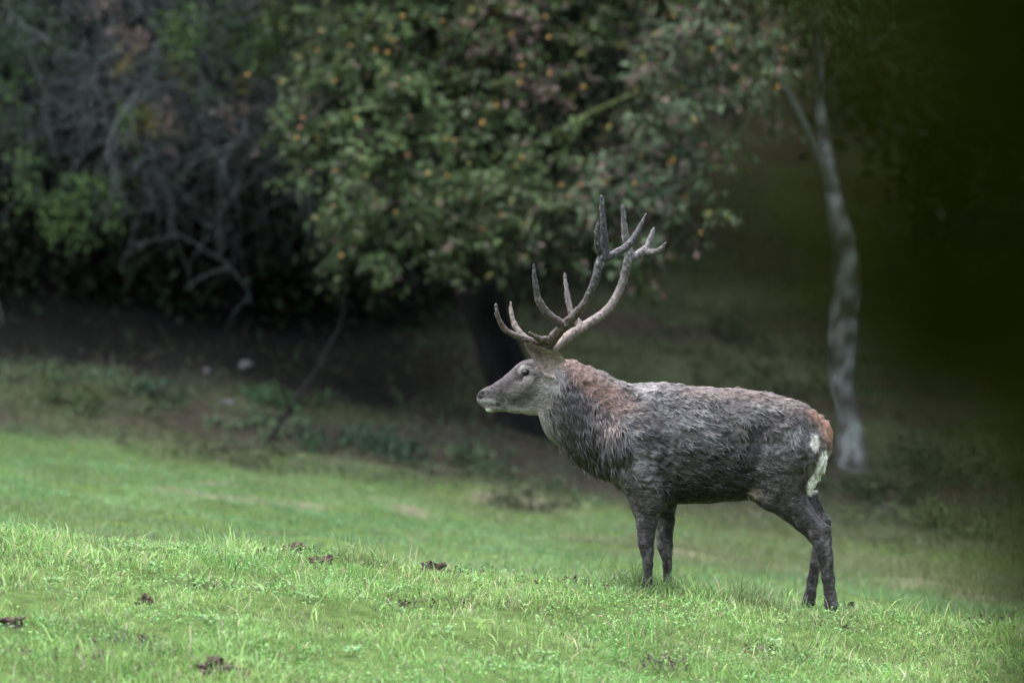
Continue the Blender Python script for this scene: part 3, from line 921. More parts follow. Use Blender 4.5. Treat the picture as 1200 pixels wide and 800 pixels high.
def coat_colour(V, r):
    u = V[:, 0] / SC + 860; v = 700 - V[:, 2] / SC; y = V[:, 1]
    n1 = fbm(V[:, 0] * 9, y * 9, V[:, 2] * 9, 71); n2 = fbm(V[:, 0] * 28, y * 28, V[:, 2] * 18, 72); n3 = fbm(V[:, 0] * 4, y * 4, V[:, 2] * 4, 73)
    c = np.repeat(np.array([[0.090, 0.080, 0.076]]), len(V), 0) * (0.6 + 0.8 * n1[:, None])

    def mix(col, m):
        nonlocal c
        m = np.clip(m, 0, 1)[:, None]
        c = c * (1 - m) + np.array(col)[None] * m
    # pale drying mud on shoulder, ribs and hip
    pale = np.maximum.reduce([1 - sstep(25, 62, np.hypot(u - 752, (v - 503) * .8)), 0.8 * (1 - sstep(15, 45, np.hypot((u - 805) * .8, v - 497))), 0.75 * (1 - sstep(20, 52, np.hypot(u - 912, v - 505)))])
    mix((0.25, 0.245, 0.25), pale * sstep(0.36, 0.62, 0.6 * n1 + 0.4 * n2) * 0.95)
    mix((0.032, 0.028, 0.027), sstep(0.50, 0.66, n2 * .6 + n3 * .4) * 0.75 * (u > 720))
    # dark belly
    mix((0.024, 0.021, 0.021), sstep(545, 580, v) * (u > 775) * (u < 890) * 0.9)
    # legs
    leg = sstep(585, 600, v)
    mix((0.045, 0.038, 0.036), leg * (0.55 + .45 * n1))
    mix((0.21, 0.19, 0.185), leg * sstep(.48, .62, n2 * .6 + n3 * .4) * .8)
    mix((0.15, 0.14, 0.138), (1 - sstep(4, 10, np.hypot(u - 757, v - 634))) * .6 * sstep(.35, .6, n2))
    # warm brown back line
    top = np.interp(u, [735, 770, 820, 870, 905, 930, 960], [460, 453, 457, 461, 465, 474, 490])
    mix((0.15, 0.098, 0.085), (1 - sstep(3, 15, v - top)) * (u > 800) * (0.3 + .5 * n1))
    # mane / neck
    neck = sstep(735, 715, u) * sstep(640, 655, u)
    mix((0.105, 0.092, 0.082), neck * .8)
    dark = 1 - sstep(26, 48, curve_dist(u, v, [(668, 480), (690, 480), (700, 520)]))
    mix((0.036, 0.032, 0.030), dark * .9 * sstep(.3, .5, n1 + .15))
    nape = 1 - sstep(5, 22, curve_dist(u, v, [(655, 412), (672, 428), (696, 452), (722, 468), (735, 470)]))
    mix((0.20, 0.112, 0.086), nape * (0.3 + .6 * n1) * sstep(650, 660, u))
    mix((0.15, 0.10, 0.085), (1 - sstep(8, 24, curve_dist(u, v, [(708, 472), (712, 495)]))) * .4 * (v > 462))
    # head
    hd = sstep(662, 640, u)
    mix((0.16, 0.138, 0.13), hd * (0.75 + .25 * n1))
    mix((0.036, 0.031, 0.032), hd * (1 - sstep(4, 12, curve_dist(u, v, [(572, 458), (592, 448), (606, 437), (620, 422)]))) * .9)
    mix((0.055, 0.047, 0.046), hd * (1 - sstep(4, 12, curve_dist(u, v, [(585, 467), (608, 472), (622, 458)]))) * (.5 + .6 * n2))
    mix((0.035, 0.029, 0.028), hd * (1 - sstep(3, 10, np.hypot(u - 626, v - 442))) * .85)
    mix((0.27, 0.245, 0.235), hd * (1 - sstep(4, 10, curve_dist(u, v, [(600, 483), (630, 486)]))) * .8)
    mix((0.27, 0.24, 0.225), (1 - sstep(8, 20, np.hypot(u - 650, v - 445))) * .8)
    mix((0.30, 0.27, 0.255), (1 - sstep(1.5, 4, curve_dist(u, v, [(609, 434), (613, 430), (620, 431)]))) * .75)
    mix((0.29, 0.265, 0.25), (1 - sstep(2, 5, curve_dist(u, v, [(614, 443), (622, 443)]))) * .6)
    mix((0.02, 0.017, 0.016), (1 - sstep(1.5, 3.2, curve_dist(u, v, [(613, 438), (610.5, 444)]))) * .9)      # tear gland
    mix((0.015, 0.013, 0.013), (1 - sstep(4.6, 6.2, np.hypot(u - 615.7, (v - 436.6) * 1.15))) * .95)                   # eye rim
    mix((0.012, 0.011, 0.011), (1 - sstep(0.7, 1.7, curve_dist(u, v, [(564, 473), (572, 473.5), (584, 475.5)]))) * .9)   # mouth line
    mix((0.70, 0.67, 0.63), (1 - sstep(3, 6, np.hypot((u - 572) * .9, v - 483))) * .9)                             # white chin
    mix((0.34, 0.32, 0.31), (1 - sstep(2, 5, curve_dist(u, v, [(566, 470), (578, 471)]))) * .6)
    mix((0.012, 0.012, 0.013), (1 - sstep(4.2, 6.0, np.hypot(u - 562.8, (v - 462)*.9))))                            # muzzle
    # rump
    mix((0.23, 0.13, 0.085), (1 - sstep(1, 12, curve_dist(u, v, [(948, 483), (961, 493), (969, 504), (970, 520)]))) * (.35 + .6 * n1))
    wr = 1 - sstep(7, 10.5, curve_dist(u, v, [(968, 536), (961, 556), (951, 572)]))
    mix((0.64, 0.60, 0.53), wr * sstep(900, 945, u))
    mix((0.60, 0.56, 0.50), (1 - sstep(3.5, 7.5, np.hypot(u - 953, (v - 518) * .6))) * .9)
    mix((0.26, 0.21, 0.16), (1 - sstep(3, 9, np.hypot((u - 885) * .7, v - 578))) * .9)
    mix((0.11, 0.10, 0.10), leg * (u > 940) * (1 - sstep(3, 7, curve_dist(u, v, [(946, 592), (962, 613)]))) * .9)
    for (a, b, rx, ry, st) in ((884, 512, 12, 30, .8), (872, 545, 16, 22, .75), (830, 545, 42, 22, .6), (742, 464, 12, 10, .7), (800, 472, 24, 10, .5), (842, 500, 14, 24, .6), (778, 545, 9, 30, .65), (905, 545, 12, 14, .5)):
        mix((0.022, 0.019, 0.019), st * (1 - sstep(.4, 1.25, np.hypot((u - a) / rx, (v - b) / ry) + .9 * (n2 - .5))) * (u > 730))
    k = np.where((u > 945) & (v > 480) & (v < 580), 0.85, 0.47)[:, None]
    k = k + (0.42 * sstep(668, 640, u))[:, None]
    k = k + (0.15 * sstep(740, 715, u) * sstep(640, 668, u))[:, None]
    return np.clip(c * k, 0.004, 0.8)


def flow(V):
    """lie of the coat: backwards and down on the trunk, down the neck and legs"""
    u = V[:, 0] / SC + 860; v = 700 - V[:, 2] / SC
    f = np.zeros_like(V)
    f[:, 0] = 1.0; f[:, 2] = -0.55
    nk = sstep(745, 700, u)[:, None]
    f = f * (1 - nk) + np.array([0.35, 0, -1.0]) * nk
    lg = sstep(560, 600, v)[:, None]
    f = f * (1 - lg) + np.array([0.15, 0, -1.0]) * lg
    rp = sstep(905, 950, u)[:, None]
    f = f * (1 - rp) + np.array([0.35, 0, -1.0]) * rp
    hp = (1 - sstep(18, 40, np.hypot(u - 880, v - 520)))[:, None]
    f = f * (1 - .6 * hp) + np.array([0.1, 0, -1.0]) * .6 * hp
    return f


def locks(P, N, f, length, width, lift, col, r):
    """hair locks: tapered, ridged, curved strands lying on the coat"""
    n = len(P)
    t = f - (np.sum(f * N, 1))[:, None] * N
    t += r.normal(0, .22, t.shape); t -= (np.sum(t * N, 1))[:, None] * N
    t /= np.linalg.norm(t, axis=1, keepdims=True) + 1e-9
    s = np.cross(N, t)
    L = length[:, None]; W = width[:, None]; H = (lift * length)[:, None]
    b = P - N * .004
    bend = s * (r.normal(0, .12, n) * length)[:, None]
    v = [b - s * W * .35, b + s * W * .35, b + t * L * .15 + N * (.004 + H * .3),
         b + t * L * .5 - s * W * .5 + N * H * .6 + bend * .5, b + t * L * .5 + s * W * .5 + N * H * .6 + bend * .5, b + t * L * .5 + N * (H + W * .28) + bend * .5,
         b + t * L + N * H * .7 + bend]
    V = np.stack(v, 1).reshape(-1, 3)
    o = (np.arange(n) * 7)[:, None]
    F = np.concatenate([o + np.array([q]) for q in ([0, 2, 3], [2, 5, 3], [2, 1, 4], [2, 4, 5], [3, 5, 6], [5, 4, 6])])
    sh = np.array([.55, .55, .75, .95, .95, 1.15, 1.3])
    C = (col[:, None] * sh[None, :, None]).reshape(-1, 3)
    return V, F, C


def build_stag():
    r = np.random.default_rng(501)
    ox, oy = (860 - 600) * SC, D0
    oz = CZ + (400 - 700) * SC
    O = (ox, oy, oz)
    t = thing('stag', O, 'muddy grey brown red deer stag with large antlers standing on the grass crest', 'deer')
    w = 1.0
    prims = []
    # trunk
    prims += chain([(738, 513, 0, 55, .64), (768, 519, 0, 66, .64), (800, 521, 0, 65.5, .68), (835, 522, 0, 63.5, .72), (868, 521, 0, 61, .72), (900, 518, 0, 53.5, .72), (925, 517, 0, 44, .78), (944, 517, 0, 31, .95)], .05)
    # neck
    prims += chain([(742, 510, 0, 53, .62), (706, 494, 0.00, 48, .58), (678, 474, 0.01, 44, .54), (655, 455, 0.015, 33, .60), (640, 446, 0.02, 26, .72)], .04)
    prims += chain([(664, 492, .01, 29, .52), (684, 506, .005, 28, .55), (706, 512, 0, 30, .6)], .03)
    # head
    prims += chain([(640, 443, .018, 25.5, .80), (622, 447, .036, 25, .76), (606, 455, .055, 20, .72), (590, 462, .072, 16, .62), (575, 466.5, .088, 12, .66), (568, 467, .096, 9.5, .74)], .02)
    prims += chain([(636, 462, .022, 22, .62), (622, 470, .036, 16, .66), (604, 474, .056, 10, .74), (585, 476, .077, 6.2, .9), (573, 478.5, .090, 4.6, 1.1)], .015)     # jaw
    prims += chain([(573, 463, .09, 10, .75), (567.5, 464.5, .096, 8, .95)], .01)
    for s in (-1, 1):   # brow ridges, nostril wings
        prims += chain([(622, 429, .035 + s * .062, 7, .8), (610, 433, .050 + s * .058, 5, .8)], .02)
        prims += chain([(567, 461, .097 + s * .025, 4, .8), (563.5, 462, .10 + s * .02, 3, .8)], .006)
    # shoulder blades and upper forelegs
    for s, xo in ((-1, 0), (1, 0)):
        prims += chain([(760, 478, s * .10, 18, .7), (745, 520, s * .155, 34, .62), (752, 553, s * .16, 26, .70), (758, 580, s * .145, 20, .75)], .05)
        prims += chain([(775, 575, s * .13, 16, .8), (762, 590, s * .135, 16, .8)], .03)
    # front legs
    y = -.135
    prims += chain([(754, 565, y, 25, .7), (756, 590, y, 17, .8), (757.5, 612, y, 11.8, .9), (757, 626, y, 9.6, 1), (756.5, 635, y, 9.3, 1), (758, 645, y, 7.2, 1), (758.8, 660, y, 5.7, .95), (758.8, 682, y, 5.3, .95), (757.5, 692, y, 6.6, .95), (755, 699, y, 5.4, .95), (752, 706, y, 6.0, 1)], .02)
    y = .135
    prims += chain([(774, 565, y, 22, .7), (781, 588, y, 12.5, .8), (780.5, 610, y, 10.2, .9), (779.5, 628, y, 9.3, 1), (780, 640, y, 9.0, 1), (781.5, 650, y, 6.8, 1), (782.7, 662, y, 5.4, .95), (783, 682, y, 4.8, .95), (782, 691, y, 6.2, .95), (779.5, 698, y, 5.2, .95), (776.5, 705, y, 5.8, 1)], .02)
    # thighs
    for s in (-1, 1):
        prims += chain([(928, 498, s * .10, 26, .8), (922, 530, s * .135, 38, .62), (912, 562, s * .145, 28, .65), (908, 580, s * .145, 20, .7)], .05)
        prims += chain([(945, 520, s * .09, 22, .8), (944, 545, s * .095, 19, .8), (934, 570, s * .115, 16, .8)], .04)
    # hind legs
    y = -.14
    prims += chain([(913, 572, y, 26, .65), (926, 591, y, 18, .75), (941, 609, y, 13.3, .85), (955, 624, y, 11.2, .9), (962, 634, y, 10.4, .95), (965, 648, y, 9.6, 1), (966.5, 658, y, 8.4, 1), (969, 676, y, 7.0, .95), (972, 698, y, 7.0, .95), (973, 708, y, 8.0, .95), (971, 715, y, 6.2, .95), (967, 722, y, 6.6, 1)], .02)
    prims += chain([(942, 590, y, 6, .8), (955, 608, y, 4.5, .8), (966, 620, y, 6.3, .8), (968, 634, y, 6, .8)], .01)     # Achilles tendon and point of hock
    y = .13
    prims += chain([(925, 572, y, 22, .65), (943, 590, y, 13, .75), (957, 610, y, 9.5, .9), (965, 622, y, 9.2, .95), (963, 634, y, 8.8, 1), (960, 648, y, 7.8, 1), (957, 662, y, 6.7, .95), (953, 682, y, 6.2, .95), (950.5, 698, y, 6.3, .95), (949, 706, y, 7.2, .95), (946, 712, y, 6, .95), (942, 718, y, 6.2, 1)], .02)
    prims += chain([(955, 580, y, 5, .8), (963, 598, y, 4, .8), (970, 612, y, 5, .8), (968, 624, y, 5, .8)], .01)
    # belly fold and flank
    prims += chain([(880, 566, -.10, 16, .6), (900, 574, -.12, 14, .6)], .05)
    # withers, mud ridge on back
    prims += chain([(752, 470, 0, 18, .6), (775, 470, 0, 18, .6)], .03)
    V, F = sdf_mesh(prims, (-1.62, -.36, -.13), (.66, .36, 1.60), .0085, .03)
    V = relax(V, F, 3, .5)
    N = vnormals(V, F)
    u = V[:, 0] / SC + 860; v = 700 - V[:, 2] / SC
    furry = sstep(640, 690, u) * (1 - .85 * sstep(575, 600, v))
    # lumps of mud and fur on the surface, muscle hollows
    fl = flow(V)
    q = V[:, 0] * fl[:, 0] + V[:, 2] * fl[:, 2]
    amp = (.020 * (fbm(V[:, 0] * 14, V[:, 1] * 14, V[:, 2] * 14, 81) - .5) + .016 * (fbm(V[:, 0] * 38, V[:, 1] * 38, V[:, 2] * 26, 82, 2) - .5)) * (.15 + .85 * furry)
    # caked, clumped mud: ridges drawn out along the lie of the coat
    t_ = fl / np.linalg.norm(fl, axis=1, keepdims=True)
    al = V[:, 0] * t_[:, 0] + V[:, 2] * t_[:, 2]; ac = -V[:, 0] * t_[:, 2] + V[:, 2] * t_[:, 0]
    wob = fbm(V[:, 0] * 7, V[:, 1] * 7, V[:, 2] * 7, 84) * 2.2
    cake = 1 - 2 * np.abs(fbm(al * 16 + wob, ac * 34 + wob, V[:, 1] * 20, 85, 2) - .5) * 2
    cake = np.clip(cake, -1, 1)
    amp = amp + .011 * (cake - .3) * furry * (.35 + .65 * sstep(.4, .6, fbm(V[:, 0] * 4.5, V[:, 1] * 4.5, V[:, 2] * 4.5, 86)))
    V = V + N * amp[:, None]
    def dent(px, py, rad, depth, side=-1):
        nonlocal V
        m = (1 - sstep(rad * .2, rad, np.hypot(u - px, v - py))) * (N[:, 1] * side > 0)
        V = V - N * (m * depth)[:, None]
    dent(590, 466, 10, .008); dent(886, 515, 26, .018); dent(735, 545, 16, .012); dent(772, 560, 14, .014); dent(888, 565, 16, .012); dent(609, 445, 7, .006)
    dent(615.7, 436.6, 4.5, .008)
    for py_, px_ in ((560, 566), (474, 566)): pass
    dent(565.5, 461, 2.6, .008)
    cl = 1 - sstep(1.0, 2.2, curve_dist(u, v, [(564, 473), (572, 473.5), (585, 475.5)]))
    V = V - N * (cl * .005 * (u < 588))[:, None]
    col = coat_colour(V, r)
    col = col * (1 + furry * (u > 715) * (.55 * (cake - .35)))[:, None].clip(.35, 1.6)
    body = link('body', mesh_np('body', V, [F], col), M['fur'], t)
    N = vnormals(V, F)

    # coat of wet clumped locks
    ctr = V[F].mean(1); fn = N[F].mean(1); fc = col[F].mean(1)
    area = np.linalg.norm(np.cross(V[F[:, 2]] - V[F[:, 0]], V[F[:, 3]] - V[F[:, 1]]), axis=1) * .5
    cu = ctr[:, 0] / SC + 860; cv = 700 - ctr[:, 2] / SC
    wgt = area * sstep(700, 740, cu) * (1 - sstep(572, 592, cv)) * (.15 + .85 * sstep(.36, .6, fbm(ctr[:, 0] * 5, ctr[:, 1] * 5, ctr[:, 2] * 5, 91)))
    wgt *= 1 - .75 * (1 - sstep(25, 60, np.hypot(cu - 750, cv - 510)))
    wgt *= 1 - .9 * ((cu > 945) & (cv > 500))
    pick = r.choice(len(ctr), 6500, p=wgt / wgt.sum())
    P = ctr[pick] + r.normal(0, .004, (len(pick), 3)); NN = fn[pick]
    f = flow(P); swirl = fbm(P[:, 0] * 5, P[:, 1] * 3, P[:, 2] * 5, 93) - .5
    f[:, 0] += swirl * 1.6; f[:, 2] += (fbm(P[:, 0] * 5 + 8, P[:, 1] * 3, P[:, 2] * 5, 94) - .5) * .8
    n = len(P)
    cl = fbm(P[:, 0] * 16, P[:, 1] * 16, P[:, 2] * 12, 96)
    V1, F1, C1 = locks(P, NN, f, r.uniform(.022, .058, n) * np.where(cv[pick] > 560, .6, 1), r.uniform(.005, .0135, n), r.uniform(.02, .10, n), fc[pick] * r.uniform(.5, 1.6, (n, 1)) * (.3 + 1.4 * cl[:, None]), r)
    o = link('coat', mesh_np('coat', V1, [F1], C1), M['lock'], t); o['kind'] = 'stuff'
    lw = area * sstep(580, 598, cv) * (1 - sstep(690, 700, cv))
    pick = r.choice(len(ctr), 3000, p=lw / lw.sum()); P = ctr[pick]; n = len(P)
    V6, F6, C6 = locks(P, fn[pick], flow(P), r.uniform(.010, .022, n), r.uniform(.002, .005, n), r.uniform(.03, .1, n), fc[pick] * r.uniform(.6, 1.9, (n, 1)), r)
    o = link('leg_hair', mesh_np('leg_hair', V6, [F6], C6), M['lock'], t); o['kind'] = 'stuff'
    # mane
    nw = area * (1 - sstep(20, 38, curve_dist(cu, cv, [(655, 464), (672, 484), (690, 506), (702, 518)]))) * (.25 + .75 * sstep(440, 480, cv)) * sstep(640, 655, cu)
    pick = r.choice(len(ctr), 7500, p=nw / nw.sum())
    P = ctr[pick] + r.normal(0, .004, (len(pick), 3)); NN = fn[pick]; n = len(P)
    pu = cu[pick]; pv = cv[pick]
    f = np.zeros((n, 3)); f[:, 0] = .28 + .3 * (fbm(P[:, 0] * 6, P[:, 1] * 3, P[:, 2] * 6, 95) - .5) * 2; f[:, 2] = -1
    low = sstep(455, 500, pv)
    L = r.uniform(.03, .055, n) + low * r.uniform(.015, .06, n)
    V2, F2, C2 = locks(P, NN, f, L, r.uniform(.004, .009, n), r.uniform(.08, .22, n), fc[pick] * r.uniform(.35, 2.0, (n, 1)), r)
    o = link('mane', mesh_np('mane', V2, [F2], C2), M['lock'], t); o['kind'] = 'stuff'
    # short hair around rump edge, nape and back line
    ew = area * np.maximum(sstep(.25, .7, fn[:, 2]) * (cu > 655) * (cv < 500), (cu > 930) * (cv < 575) * .8)
    ew = np.where(ew > 0, ew, 0); pick = r.choice(len(ctr), 4500, p=ew / ew.sum())
    P = ctr[pick]; n = len(P)
    V3, F3, C3 = locks(P, fn[pick], flow(P) * np.array([1, 1, .6]), r.uniform(.015, .035, n), r.uniform(.003, .007, n), r.uniform(.1, .25, n), fc[pick] * r.uniform(.7, 1.4, (n, 1)), r)
    o = link('back_hair', mesh_np('back_hair', V3, [F3], C3), M['lock'], t); o['kind'] = 'stuff'

    # eyes
    for s in (-1, 1):
        c = P3(615.7, 436.6, .043 + s * .093)
        nu, nv = 16, 10
        th = np.linspace(0, 2 * np.pi, nu, endpoint=False); ph = np.linspace(.02, np.pi - .02, nv)
        Ve = np.stack([np.outer(np.sin(ph), np.cos(th)) * .024, np.outer(np.sin(ph), np.sin(th)) * .018, np.outer(np.cos(ph), np.ones(nu)) * .019], -1).reshape(-1, 3)
        i = (np.arange(nv - 1)[:, None] * nu + np.arange(nu)[None]); j = (np.arange(nv - 1)[:, None] * nu + (np.arange(nu)[None] + 1) % nu)
        Fe = np.stack([i, i + nu, j + nu, j], -1).reshape(-1, 4)
        link('eye', mesh_np('eye', Ve + c, [Fe]), M['eye'], t)
    # ears: cupped, pointed
    def ear(base, tip, wid, s, name='ear'):
        b = np.array(base); e = np.array(tip); ax = e - b; L = np.linalg.norm(ax); ax /= L
        out = np.array([-.25, s, .1]); out -= (out @ ax) * ax; out /= np.linalg.norm(out)
        sd = np.cross(ax, out)
        m, k = 14, 11
        rows = {0: [], 1: []}
        for layer in (0, 1):
            for i in range(m):
                tt = i / (m - 1)
                wv = wid * 1.25 * min(1, (tt + .22) / .45) ** .8 * max(.02, 1 - tt) ** .8
                for j in range(k):
                    a_ = (j / (k - 1) - .5) * 2
                    curl = 1.25 * (1 - .75 * tt)
                    p = b + ax * L * tt + sd * math.sin(a_ * curl) / math.sin(curl) * wv - out * (1 - math.cos(a_ * curl)) * wv * -.9
                    p = p - out * (layer * .007 * math.sin(math.pi * min(1, (j + .5) / k)))
                    rows[layer].append(p)
        Va = np.array(rows[0] + rows[1]); n1 = m * k
        Fa = []
        for i in range(m - 1):
            for j in range(k - 1):
                q = [i * k + j, i * k + j + 1, (i + 1) * k + j + 1, (i + 1) * k + j]
                Fa.append(q); Fa.append([x + n1 for x in q[::-1]])
            for j in (0, k - 1):
                Fa.append([i * k + j, (i + 1) * k + j, (i + 1) * k + j + n1, i * k + j + n1])
        for j in range(k - 1):
            for i in (0, m - 1):
                Fa.append([i * k + j, i * k + j + 1, i * k + j + 1 + n1, i * k + j + n1])
        tt = np.tile(np.repeat(np.arange(m) / (m - 1), k), 2)
        edge = np.abs(np.tile(np.tile(np.arange(k) / (k - 1) - .5, m), 2)) * 2
        inner = np.concatenate([np.ones(n1), np.zeros(n1)])
        ca = np.array([.175, .128, .108])[None] * (1 - .25 * tt[:, None]) * (1 + .15 * r.normal(0, 1, (2 * n1, 1)))
        ca = ca * (1 - .65 * (inner * (1 - edge) * sstep(.25, .6, tt))[:, None]) + np.array([.09, .08, .07]) * sstep(.5, 1, edge)[:, None] * .4
        ca = ca + np.array([.15, .13, .12])[None] * (sstep(.35, .0, tt) * .6)[:, None]
        o = link(name, mesh_np(name, Va, [np.array(Fa)], np.clip(ca, .01, .6)), M['fur'], t)
        return o
    ear(P3(655, 432, -.075), P3(614.5, 402, -.165), 0.086, -1)
    ear(P3(643, 428, .105), P3(616, 404, .23), 0.055, 1)

    # antlers
    def Z(u, v, y): return P3(560 + u / 4.0, 220 + v / 4.0, y)

    def antler(paths, colour_pale, seed, lo_pad=.03):
        prims = []
        for pts, rr in paths:
            C = smooth_path([Z(*p) for p in pts], max(14, 5 * len(pts)))
            R_ = np.interp(np.linspace(0, 1, len(C)), np.linspace(0, 1, len(rr)), rr) * SC
            for i in range(len(C) - 1):
                prims.append((C[i], C[i + 1], float(R_[i]), float(R_[i + 1]), 1.0, 1.0, .010))
        A = np.array([p[0] for p in prims] + [p[1] for p in prims])
        V, F = sdf_mesh(prims, A.min(0) - lo_pad - .02, A.max(0) + lo_pad + .02, .0042, .010)
        V = relax(V, F, 2, .5); N = vnormals(V, F)
        nz = fbm(V[:, 0] * 90, V[:, 1] * 90, V[:, 2] * 40, seed, 2) - .5
        ln = fbm(V[:, 0] * 30, V[:, 1] * 30, V[:, 2] * 30, seed + 5, 2) - .5
        V = V + N * (.010 * nz + .007 * ln)[:, None]
        v = 700 - V[:, 2] / SC
        hgt = sstep(405, 300, v)
        n1 = fbm(V[:, 0] * 25, V[:, 1] * 25, V[:, 2] * 12, seed + 9)
        base, top = colour_pale
        c = np.array(base)[None] * (1 - hgt[:, None]) + np.array(top)[None] * hgt[:, None]
        c = c * (.4 + 1.2 * n1[:, None])
        fl_ = sstep(.16, .32, nz)[:, None] * .5          # worn pale pearls on the beam
        c = c * (1 - fl_) + np.array([.26, .24, .225]) * fl_
        return V, F, c
    near = [([(318, 752, -.075), (345, 715, -.10), (395, 655, -.17), (440, 612, -.22), (500, 540, -.28), (545, 440, -.31), (570, 350, -.30), (592, 308, -.285)], [7.2, 6.0, 5.6, 4.9, 4.5, 4.3, 4.8, 4.6]),
            ([(330, 715, -.10), (300, 712, -.15), (270, 700, -.20), (240, 678, -.24)], [4.2, 3.6, 2.6, 1.2]),
            ([(325, 735, -.08), (270, 722, -.10), (210, 705, -.115), (130, 665, -.13), (95, 605, -.15), (85, 545, -.155)], [4.6, 3.6, 3.2, 2.9, 2.5, 1.2]),
            ([(405, 648, -.18), (345, 608, -.22), (290, 540, -.25), (268, 450, -.27), (262, 362, -.28)], [4.6, 4.4, 3.8, 2.8, 1.1]),
            ([(592, 312, -.285), (590, 250, -.29), (584, 170, -.30), (580, 100, -.31), (577, 45, -.32)], [4.3, 4.2, 3.4, 2.5, 1.2]),
            ([(575, 320, -.29), (560, 280, -.33), (553, 220, -.35), (560, 170, -.36)], [3.8, 3.2, 2.4, 1.0]),
            ([(590, 330, -.28), (640, 312, -.25), (700, 272, -.21), (748, 205, -.18), (786, 124, -.16)], [4.8, 4.3, 3.9, 3.0, 1.1])]
    far = [([(338, 762, .075), (420, 700, .15), (510, 642, .22), (600, 580, .28), (652, 510, .31), (690, 420, .32), (706, 350, .31), (718, 312, .30)], [6.4, 5.6, 5.0, 4.7, 4.4, 4.5, 4.8, 5.0]),
           ([(335, 755, .08), (270, 728, .10), (215, 698, .12), (172, 640, .15), (156, 580, .17), (155, 535, .18)], [4.4, 3.6, 3.2, 2.8, 2.2, 1.0]),
           ([(485, 652, .20), (442, 585, .23), (420, 500, .25), (409, 400, .27)], [4.2, 3.6, 2.8, 1.1]),
           ([(716, 320, .30), (698, 240, .28), (688, 150, .27), (681, 78, .26)], [4.6, 3.8, 2.8, 1.1]),
           ([(722, 330, .30), (765, 305, .33), (797, 280, .35), (818, 225, .36), (832, 184, .37)], [4.8, 4.4, 4.2, 2.8, 1.0]),
           ([(780, 300, .34), (830, 300, .32), (862, 285, .30), (886, 256, .29)], [4.2, 3.4, 2.6, 1.0])]
    V, F, c = antler(near, ((.060, .042, .034), (.030, .028, .029)), 601)
    link('antler', mesh_np('antler', V, [F], c), M['antler'], t)['label'] = 'dark muddy antler nearer the camera'
    V, F, c = antler(far, ((.130, .098, .084), (.075, .067, .064)), 611)
    link('antler', mesh_np('antler', V, [F], c), M['antler'], t)['label'] = 'paler brown antler on the far side'

    # tail
    tp = smooth_path([P3(955, 490, -.04), P3(966, 501, -.055), P3(968.5, 517, -.07), P3(963, 534, -.075)], 14)
    V4, F4, _ = tube_data([tp], [np.interp(np.linspace(0, 1, len(tp)), [0, .3, .75, 1], [.022, .036, .028, .006])], 10)
    c4 = np.array([.25, .125, .075])[None] * (.7 + .6 * fbm(V4[:, 0] * 60, V4[:, 1] * 60, V4[:, 2] * 20, 7)[:, None])
    tail = link('tail', mesh_np('tail', V4, [F4], c4), M['fur'], t)
    P = V4[r.integers(0, len(V4), 600)]; n = len(P)
    ax = P.copy(); cl_ = tp[np.argmin(((P[:, None] - tp[None]) ** 2).sum(-1), 1)]
    nn = P - cl_; nn /= np.linalg.norm(nn, axis=1, keepdims=True) + 1e-9
    V5, F5, C5 = locks(P, nn, np.repeat(np.array([[-.15, 0, -1.0]]), n, 0), r.uniform(.02, .04, n), r.uniform(.003, .006, n), r.uniform(.05, .2, n), np.array([.25, .13, .08])[None] * r.uniform(.6, 1.4, (n, 1)), r)
    link('tail_hair', mesh_np('tail_hair', V5, [F5], C5), M['lock'], tail)['kind'] = 'stuff'
    # hooves: two toes on each foot
    for (px, py, y) in ((751, 709, -.135), (775.5, 708, .135), (966, 725, -.14), (941, 721, .13)):
        for s in (-1, 1):
            c = P3(px, py, y + s * .018)
            prims = [(c + [.012, 0, .022], c + [-.03, 0, -.008], .021, .012, .8, .8, .01)]
            Vh, Fh = sdf_mesh(prims, c - .08, c + .08, .006, .01)
            link('hoof', mesh_np('hoof', Vh, [Fh]), M['hoof'], t)


build_stag()


# ------------------------------------------------------------------ leafy sapling close to the camera (far out of focus)
def foreground_sapling():
    r = np.random.default_rng(701)
    X, d = 0.56, 4.1
    z = float(h_ground(X, d)); O = np.array([X, d, z])
    t = thing('leafy_sapling', O, 'dark blurred leafy sapling close to the camera along the right edge', 'sapling')
    st = wobble(smooth_path([O - [0, 0, .1], O + [.02, 0, .8], O + [-.06, .02, 1.7], O + [-.10, .05, 2.6]], 24), .004, r)
    tubes('trunk', [st], [np.linspace(.022, .008, len(st))], M['bark'], t, 8, origin=O)
    paths, rads, P, A, N = [], [], [], [], []
    for i in range(250):
        s = st[int(r.uniform(.42, .99) * (len(st) - 1))]
        zz = s[2] - CZ
        reach = np.interp(zz, [-.35, -.15, 0, .12, .25, .6], [.13, .22, .315, .36, .375, .385]) * r.uniform(.6, 1.0)
        az = math.pi + r.normal(0, .75)
        e = s + np.array([math.cos(az) * reach, math.sin(az) * reach * 1.2, r.normal(.0, .04)])
        B = smooth_path([s, (s + e) / 2 + [0, 0, .03], e], 8)
        paths.append(B); rads.append(np.linspace(.004, .0015, len(B)))
        for q in range(17):
            b = B[int(r.uniform(.1, .999) * (len(B) - 1))]
            P.append(b + r.normal(0, .012, 3)); A.append((e - s) / reach + r.normal(0, .7, 3) + [0, 0, -.4]); N.append(r.normal(0, .5, 3) + [0, -.6, .8])
    tubes('branch', paths, rads, M['twig'], t, 4, [np.array([.03, .028, .02])] * len(paths), 'stuff', O)
    P, A, N = np.array(P), np.array(A), np.array(N)
    col = np.array([.030, .037, .002])[None] * r.uniform(.5, 1.5, (len(P), 1))
    o = link('crown', leaf_mesh('crown', P - O, r.uniform(.04, .07, len(P)), N, A, col, .65), M['shade_leaf'], t); o['kind'] = 'stuff'


foreground_sapling()


